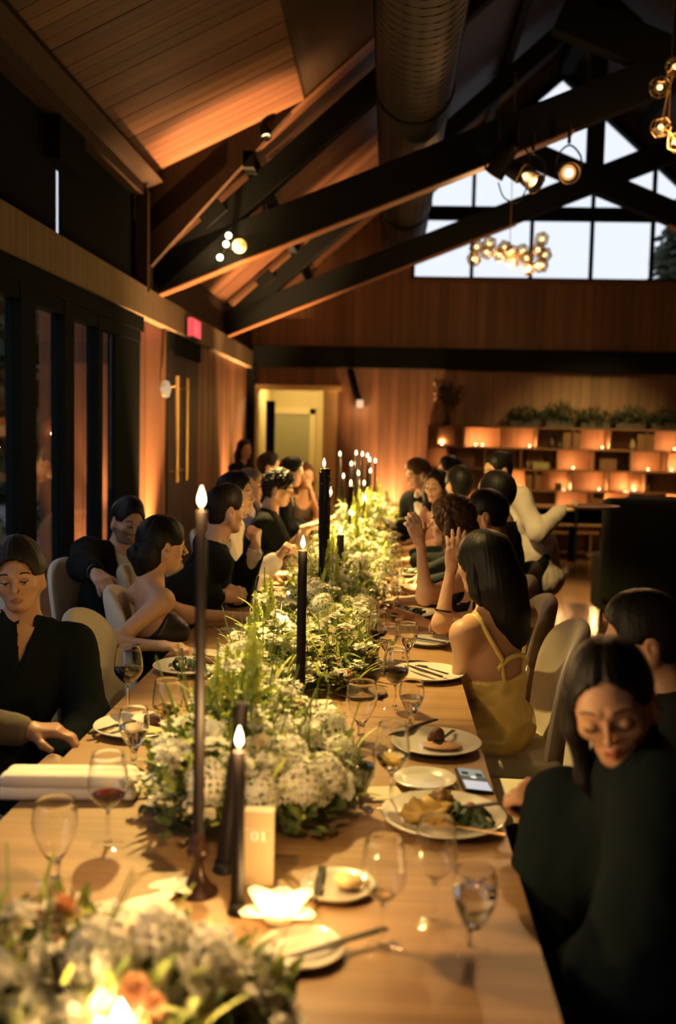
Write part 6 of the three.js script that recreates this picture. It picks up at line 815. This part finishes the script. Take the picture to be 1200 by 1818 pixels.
{ // low console in front of the shelf, dark lounge seating
  const c = thing('low_console', 'low dark console table with a pale top edge in front of the back shelf', 'table', [2.25, 0, -13.65]); part('top', rbox(1.5, 0.03, 0.45, 0.006, 0, 0.735, 0), M.plank[2], c); part('shelf_board', rbox(1.45, 0.025, 0.42, 0.005, 0, 0.5, 0), M.plank[2], c); for (const x of [-0.72, -0.2, 0.3, 0.72]) part('upright', rbox(0.04, 0.72, 0.42, 0.005, x, 0.36, 0), M.darkFrame, c); part('back', box(1.46, 0.22, 0.015, 0, 0.61, -0.2), M.black, c);
  const vel = phys([0.012, 0.02, 0.014], 0.8, { sheen: 0.35, sheenRoughness: 0.4, sheenColor: new THREE.Color().setRGB(0.1, 0.16, 0.08) });
  const a = thing('lounge_armchair', 'tall dark green upholstered armchair seen from behind on the right', 'armchair', [2.16, 0, -8.7]);
  part('back', warp(new RoundedBoxGeometry(0.64, 0.9, 0.14, 6, 0.06).translate(0, 0.73, 0.2), (v) => { v.z -= 0.5 * v.x * v.x; }), vel, a); part('seat', rbox(0.56, 0.22, 0.5, 0.05, 0, 0.34, -0.12), vel, a); for (const s of [-1, 1]) part('arm', rbox(0.12, 0.5, 0.5, 0.05, s * 0.24, 0.42, -0.1), vel, a); for (const x of [-0.2, 0.2]) for (const z of [-0.3, 0.15]) part('leg', cyl(0.02, 0.014, 0.24, 12, x, 0.12, z), M.leg, a);
  const s = thing('tufted_sofa', 'dark green buttoned sofa behind the armchair at the right edge', 'sofa', [3.25, 0, -9.6]);
  part('base', rbox(2.2, 0.32, 0.8, 0.05, 0, 0.3, 0), vel, s); const ridge = rbox(2.2, 0.7, 0.18, 0.08, 0, 0.8, 0.32, 6); part('back', ridge, vel, s); for (let i = 0; i < 7; i++) part('back_roll', new THREE.CapsuleGeometry(0.13, 0.42, 6, 14).scale(1.15, 1, 0.7).translate(-0.93 + i * 0.31, 0.82, 0.25), vel, s); for (const x of [-1.04, 1.04]) part('arm', rbox(0.18, 0.5, 0.8, 0.08, x, 0.5, 0), vel, s); for (const x of [-0.95, 0.95]) for (const z of [-0.3, 0.3]) part('leg', cyl(0.025, 0.02, 0.15, 12, x, 0.075, z), M.leg, s);
}
// ================================================================ outside the glass doors: terrace, wing wall, trees
{
  struct('terrace', box(40, 0.2, 50, WL - 20.4, -0.14, -12), std([0.20, 0.22, 0.23], 0.9, { map: tex(mottle, 0.4, 0.4) }));
  const pier = structGroup('wing_wall'); for (let i = 0; i < 6; i++) part('plank', plankGeo(0.13, 3.0, 0.05, -2.98 + i * 0.131, 1.5, -8.6), pick(M.ceilPlank), pier); part('backing', box(0.8, 3.0, 0.12, -2.65, 1.5, -8.7), M.black, pier);
  uplight('black floor uplight outside at the foot of the timber wing wall', [-2.6, 0, -8.36], [-2.62, 2.4, -8.6], LUX.pier, 0.5);
  const lf = petalMat([0.035, 0.055, 0.022], 0.2), bark = std([0.05, 0.035, 0.025], 0.9);
  const big = petal(0.22, 0.13, 0.2, 3);
  [[-5.2, -11.2, 4.2, 1.9], [-6.6, -15.5, 4.8, 2.6], [-9.5, -11.5, 6, 2.2], [-13, -8.5, 8, 3], [-9.5, -4.5, 7, 2.2]].forEach(([x, z, h, r], i) => {
    const t = thing('garden_tree', ['slim dark tree close to the timber wing wall', 'broad dark tree beyond the wing wall', 'tall dark tree left of the terrace', 'high dark tree at the garden edge', 'dark tree at the left outside the glass'][i], 'tree', [x, -0.04, z]), a = rng(900 + i);
    const br = [cyl(0.1, 0.2, h * 0.5, 12, 0, h * 0.25, 0)]; for (let k = 0; k < 7; k++) { const q = k * 2.4; br.push(tube([[0, h * (0.25 + 0.04 * k), 0], [r * 0.4 * Math.cos(q), h * (0.4 + 0.05 * k), r * 0.4 * Math.sin(q)], [r * 0.75 * Math.cos(q), h * (0.5 + 0.05 * k), r * 0.75 * Math.sin(q)]], 0.05, 8, 6)); } part('trunk', merge(br), bark, t);
    inst('crown', big, lf, 5200, (d) => { const q = a() * 6.283, c = Math.acos(2 * a() - 1), rr = Math.cbrt(a()) * (0.8 + 0.3 * noise(q, c * 2, i * 3.3)); d.position.set(r * rr * Math.sin(c) * Math.cos(q), h * 0.54 + h * 0.50 * rr * Math.cos(c), r * rr * Math.sin(c) * Math.sin(q)); d.rotation.set(a() * 3, a() * 6.3, a() * 3); d.scale.setScalar(0.8 + a() * 0.9); }, t);
  });
  { const h = thing('sky_block_hedge', 'long high dark hedge added behind the trees to block the sky', 'hedge', [-17, -0.04, -12]), a = rng(990), core = warp(new THREE.BoxGeometry(1.6, 6, 34, 4, 14, 60), (v) => { const d = 0.5 * noise(v.y * 0.9, v.z * 0.9, v.x); v.x += d; v.y += 3 + (v.y > 2.5 ? noise(v.z * 0.5, 3, 1) * 0.9 : 0); }); part('hedge_body', core, std([0.012, 0.018, 0.009], 1), h); inst('leaves', big, lf, 9000, (d) => { d.position.set(0.95 + a() * 0.4, a() * 6.4, (a() - 0.5) * 34); d.rotation.set(a() * 3, a() * 6.3, a() * 3); d.scale.setScalar(0.9 + a()); }, h);  // hedge added to keep sky and its light out of the glass doors
    const h2 = thing('sky_block_hedge', 'dark clipped hedge added past the terrace to hide the sky', 'hedge', [-9, -0.04, -22]); part('hedge_body', warp(new THREE.BoxGeometry(15, 4.6, 1.4, 40, 12, 4), (v) => { const d = 0.4 * noise(v.y * 0.9, v.x * 0.9, v.z); v.z += d; v.y += 2.3; }), std([0.012, 0.018, 0.009], 1), h2); inst('leaves', big, lf, 5000, (d) => { d.position.set((a() - 0.5) * 15, a() * 4.9, 0.7 + a() * 0.4); d.rotation.set(a() * 3, a() * 6.3, a() * 3); d.scale.setScalar(0.9 + a()); }, h2); }  // second hedge added as a backdrop covering the sky
  for (let i = 0; i < 7; i++) { const g = thing('garden_shrub', ['low shrub by the glass, nearest', 'pale flowering shrub outside', 'round shrub beside the pale one', 'dark shrub under the trees', 'shrub at the foot of the wing wall', 'wide shrub at the left outside', 'far shrub behind the terrace chairs'][i], 'shrub', [-4.4 - (i % 3) * 1.3, -0.04, -6.6 - i * 1.15]), a = rng(950 + i), st = []; for (let k = 0; k < 10; k++) { const q = k * 2.4; st.push(tube([[0, 0, 0], [0.2 * Math.cos(q), 0.4, 0.2 * Math.sin(q)], [0.35 * Math.cos(q), 0.8, 0.35 * Math.sin(q)]], 0.01, 6, 4)); } part('stems', merge(st), bark, g); inst('leaves', leafG, lf, 1500, (d) => { const q = a() * 6.28, c = Math.acos(1 - a()), rr = 0.6 + 0.4 * a(); d.position.set(0.6 * rr * Math.sin(c) * Math.cos(q), 0.15 + 0.85 * rr * Math.cos(c), 0.6 * rr * Math.sin(c) * Math.sin(q)); d.rotation.set(a() * 3, a() * 6.3, a() * 3); d.scale.setScalar(1.2 + a()); }, g); if (i === 1 || i === 5) inst('pale_flowers', bigStar, FM.white, 200, (d) => { const q = a() * 6.28, c = Math.acos(1 - a()); d.position.set(0.62 * Math.sin(c) * Math.cos(q), 0.15 + 0.9 * Math.cos(c), 0.62 * Math.sin(c) * Math.sin(q)); d.rotation.set(a() * 2, a() * 6, a() * 2); d.scale.setScalar(2.4); }, g); }
  // two terrace chairs and a garden lantern with warm light in the leaves
  for (const [i, x, z, r] of [[0, -3.3, -6.2, 0.6], [1, -3.5, -7.4, 2.2]]) { const g = thing('terrace_chair', ['dark slatted terrace chair outside, nearer one', 'dark slatted terrace chair outside near the wing wall'][i], 'chair', [x, -0.04, z], r); part('seat', rbox(0.48, 0.04, 0.46, 0.01, 0, 0.44, 0), M.darkFrame, g); for (const [a, b] of [[-0.2, -0.2], [0.2, -0.2], [-0.2, 0.2], [0.2, 0.2]]) part('leg', cyl(0.018, 0.016, 0.44, 10, a, 0.22, b), M.darkFrame, g); for (let k = 0; k < 5; k++) part('back_slat', rbox(0.04, 0.42, 0.018, 0.005, -0.18 + k * 0.09, 0.68, -0.22), M.darkFrame, g); part('top_rail', rbox(0.46, 0.05, 0.03, 0.008, 0, 0.9, -0.22), M.darkFrame, g); }
  const L = thing('garden_lantern', 'warm lantern glowing among the leaves outside at the left edge', 'lantern', [-3.78, 1.45, -9.9]); part('pole', cyl(0.015, 0.02, 1.47, 8, 0, -0.76, 0), M.darkFrame, L); part('cage', merge([cyl(0.08, 0.08, 0.01, 16, 0, -0.02, 0), new THREE.ConeGeometry(0.1, 0.07, 16).translate(0, 0.2, 0)]), M.darkFrame, L); part('bulb', sph(0.06, 16, 12, 0, 0.07, 0), glow([1, 0.75, 0.35], 5), L);
  const pl = new THREE.PointLight(new THREE.Color().setRGB(1, 0.75, 0.35), 4, 0, 2); pl.position.set(-3.7, 1.53, -9.78); pl.castShadow = true; pl.shadow.radius = 3; scene.add(pl);
  // tree outside the gable window, at its right end
  const t = thing('gable_tree', 'dark tree silhouette outside the right end of the gable window', 'tree', [5.3, 0, -17.5]), a = rng(970); part('trunk', cyl(0.12, 0.2, 4.6, 12, 0, 2.3, 0), bark, t); inst('crown', big, lf, 4200, (d) => { const q = a() * 6.283, c = Math.acos(2 * a() - 1), rr = Math.cbrt(a()); d.position.set(0.75 * rr * Math.sin(c) * Math.cos(q), 4.6 + 1.3 * rr * Math.cos(c), 0.75 * rr * Math.sin(c) * Math.sin(q)); d.rotation.set(a() * 3, a() * 6.3, a() * 3); d.scale.setScalar(0.7 + a() * 0.5); }, t);
}
renderer.render(scene, camera);
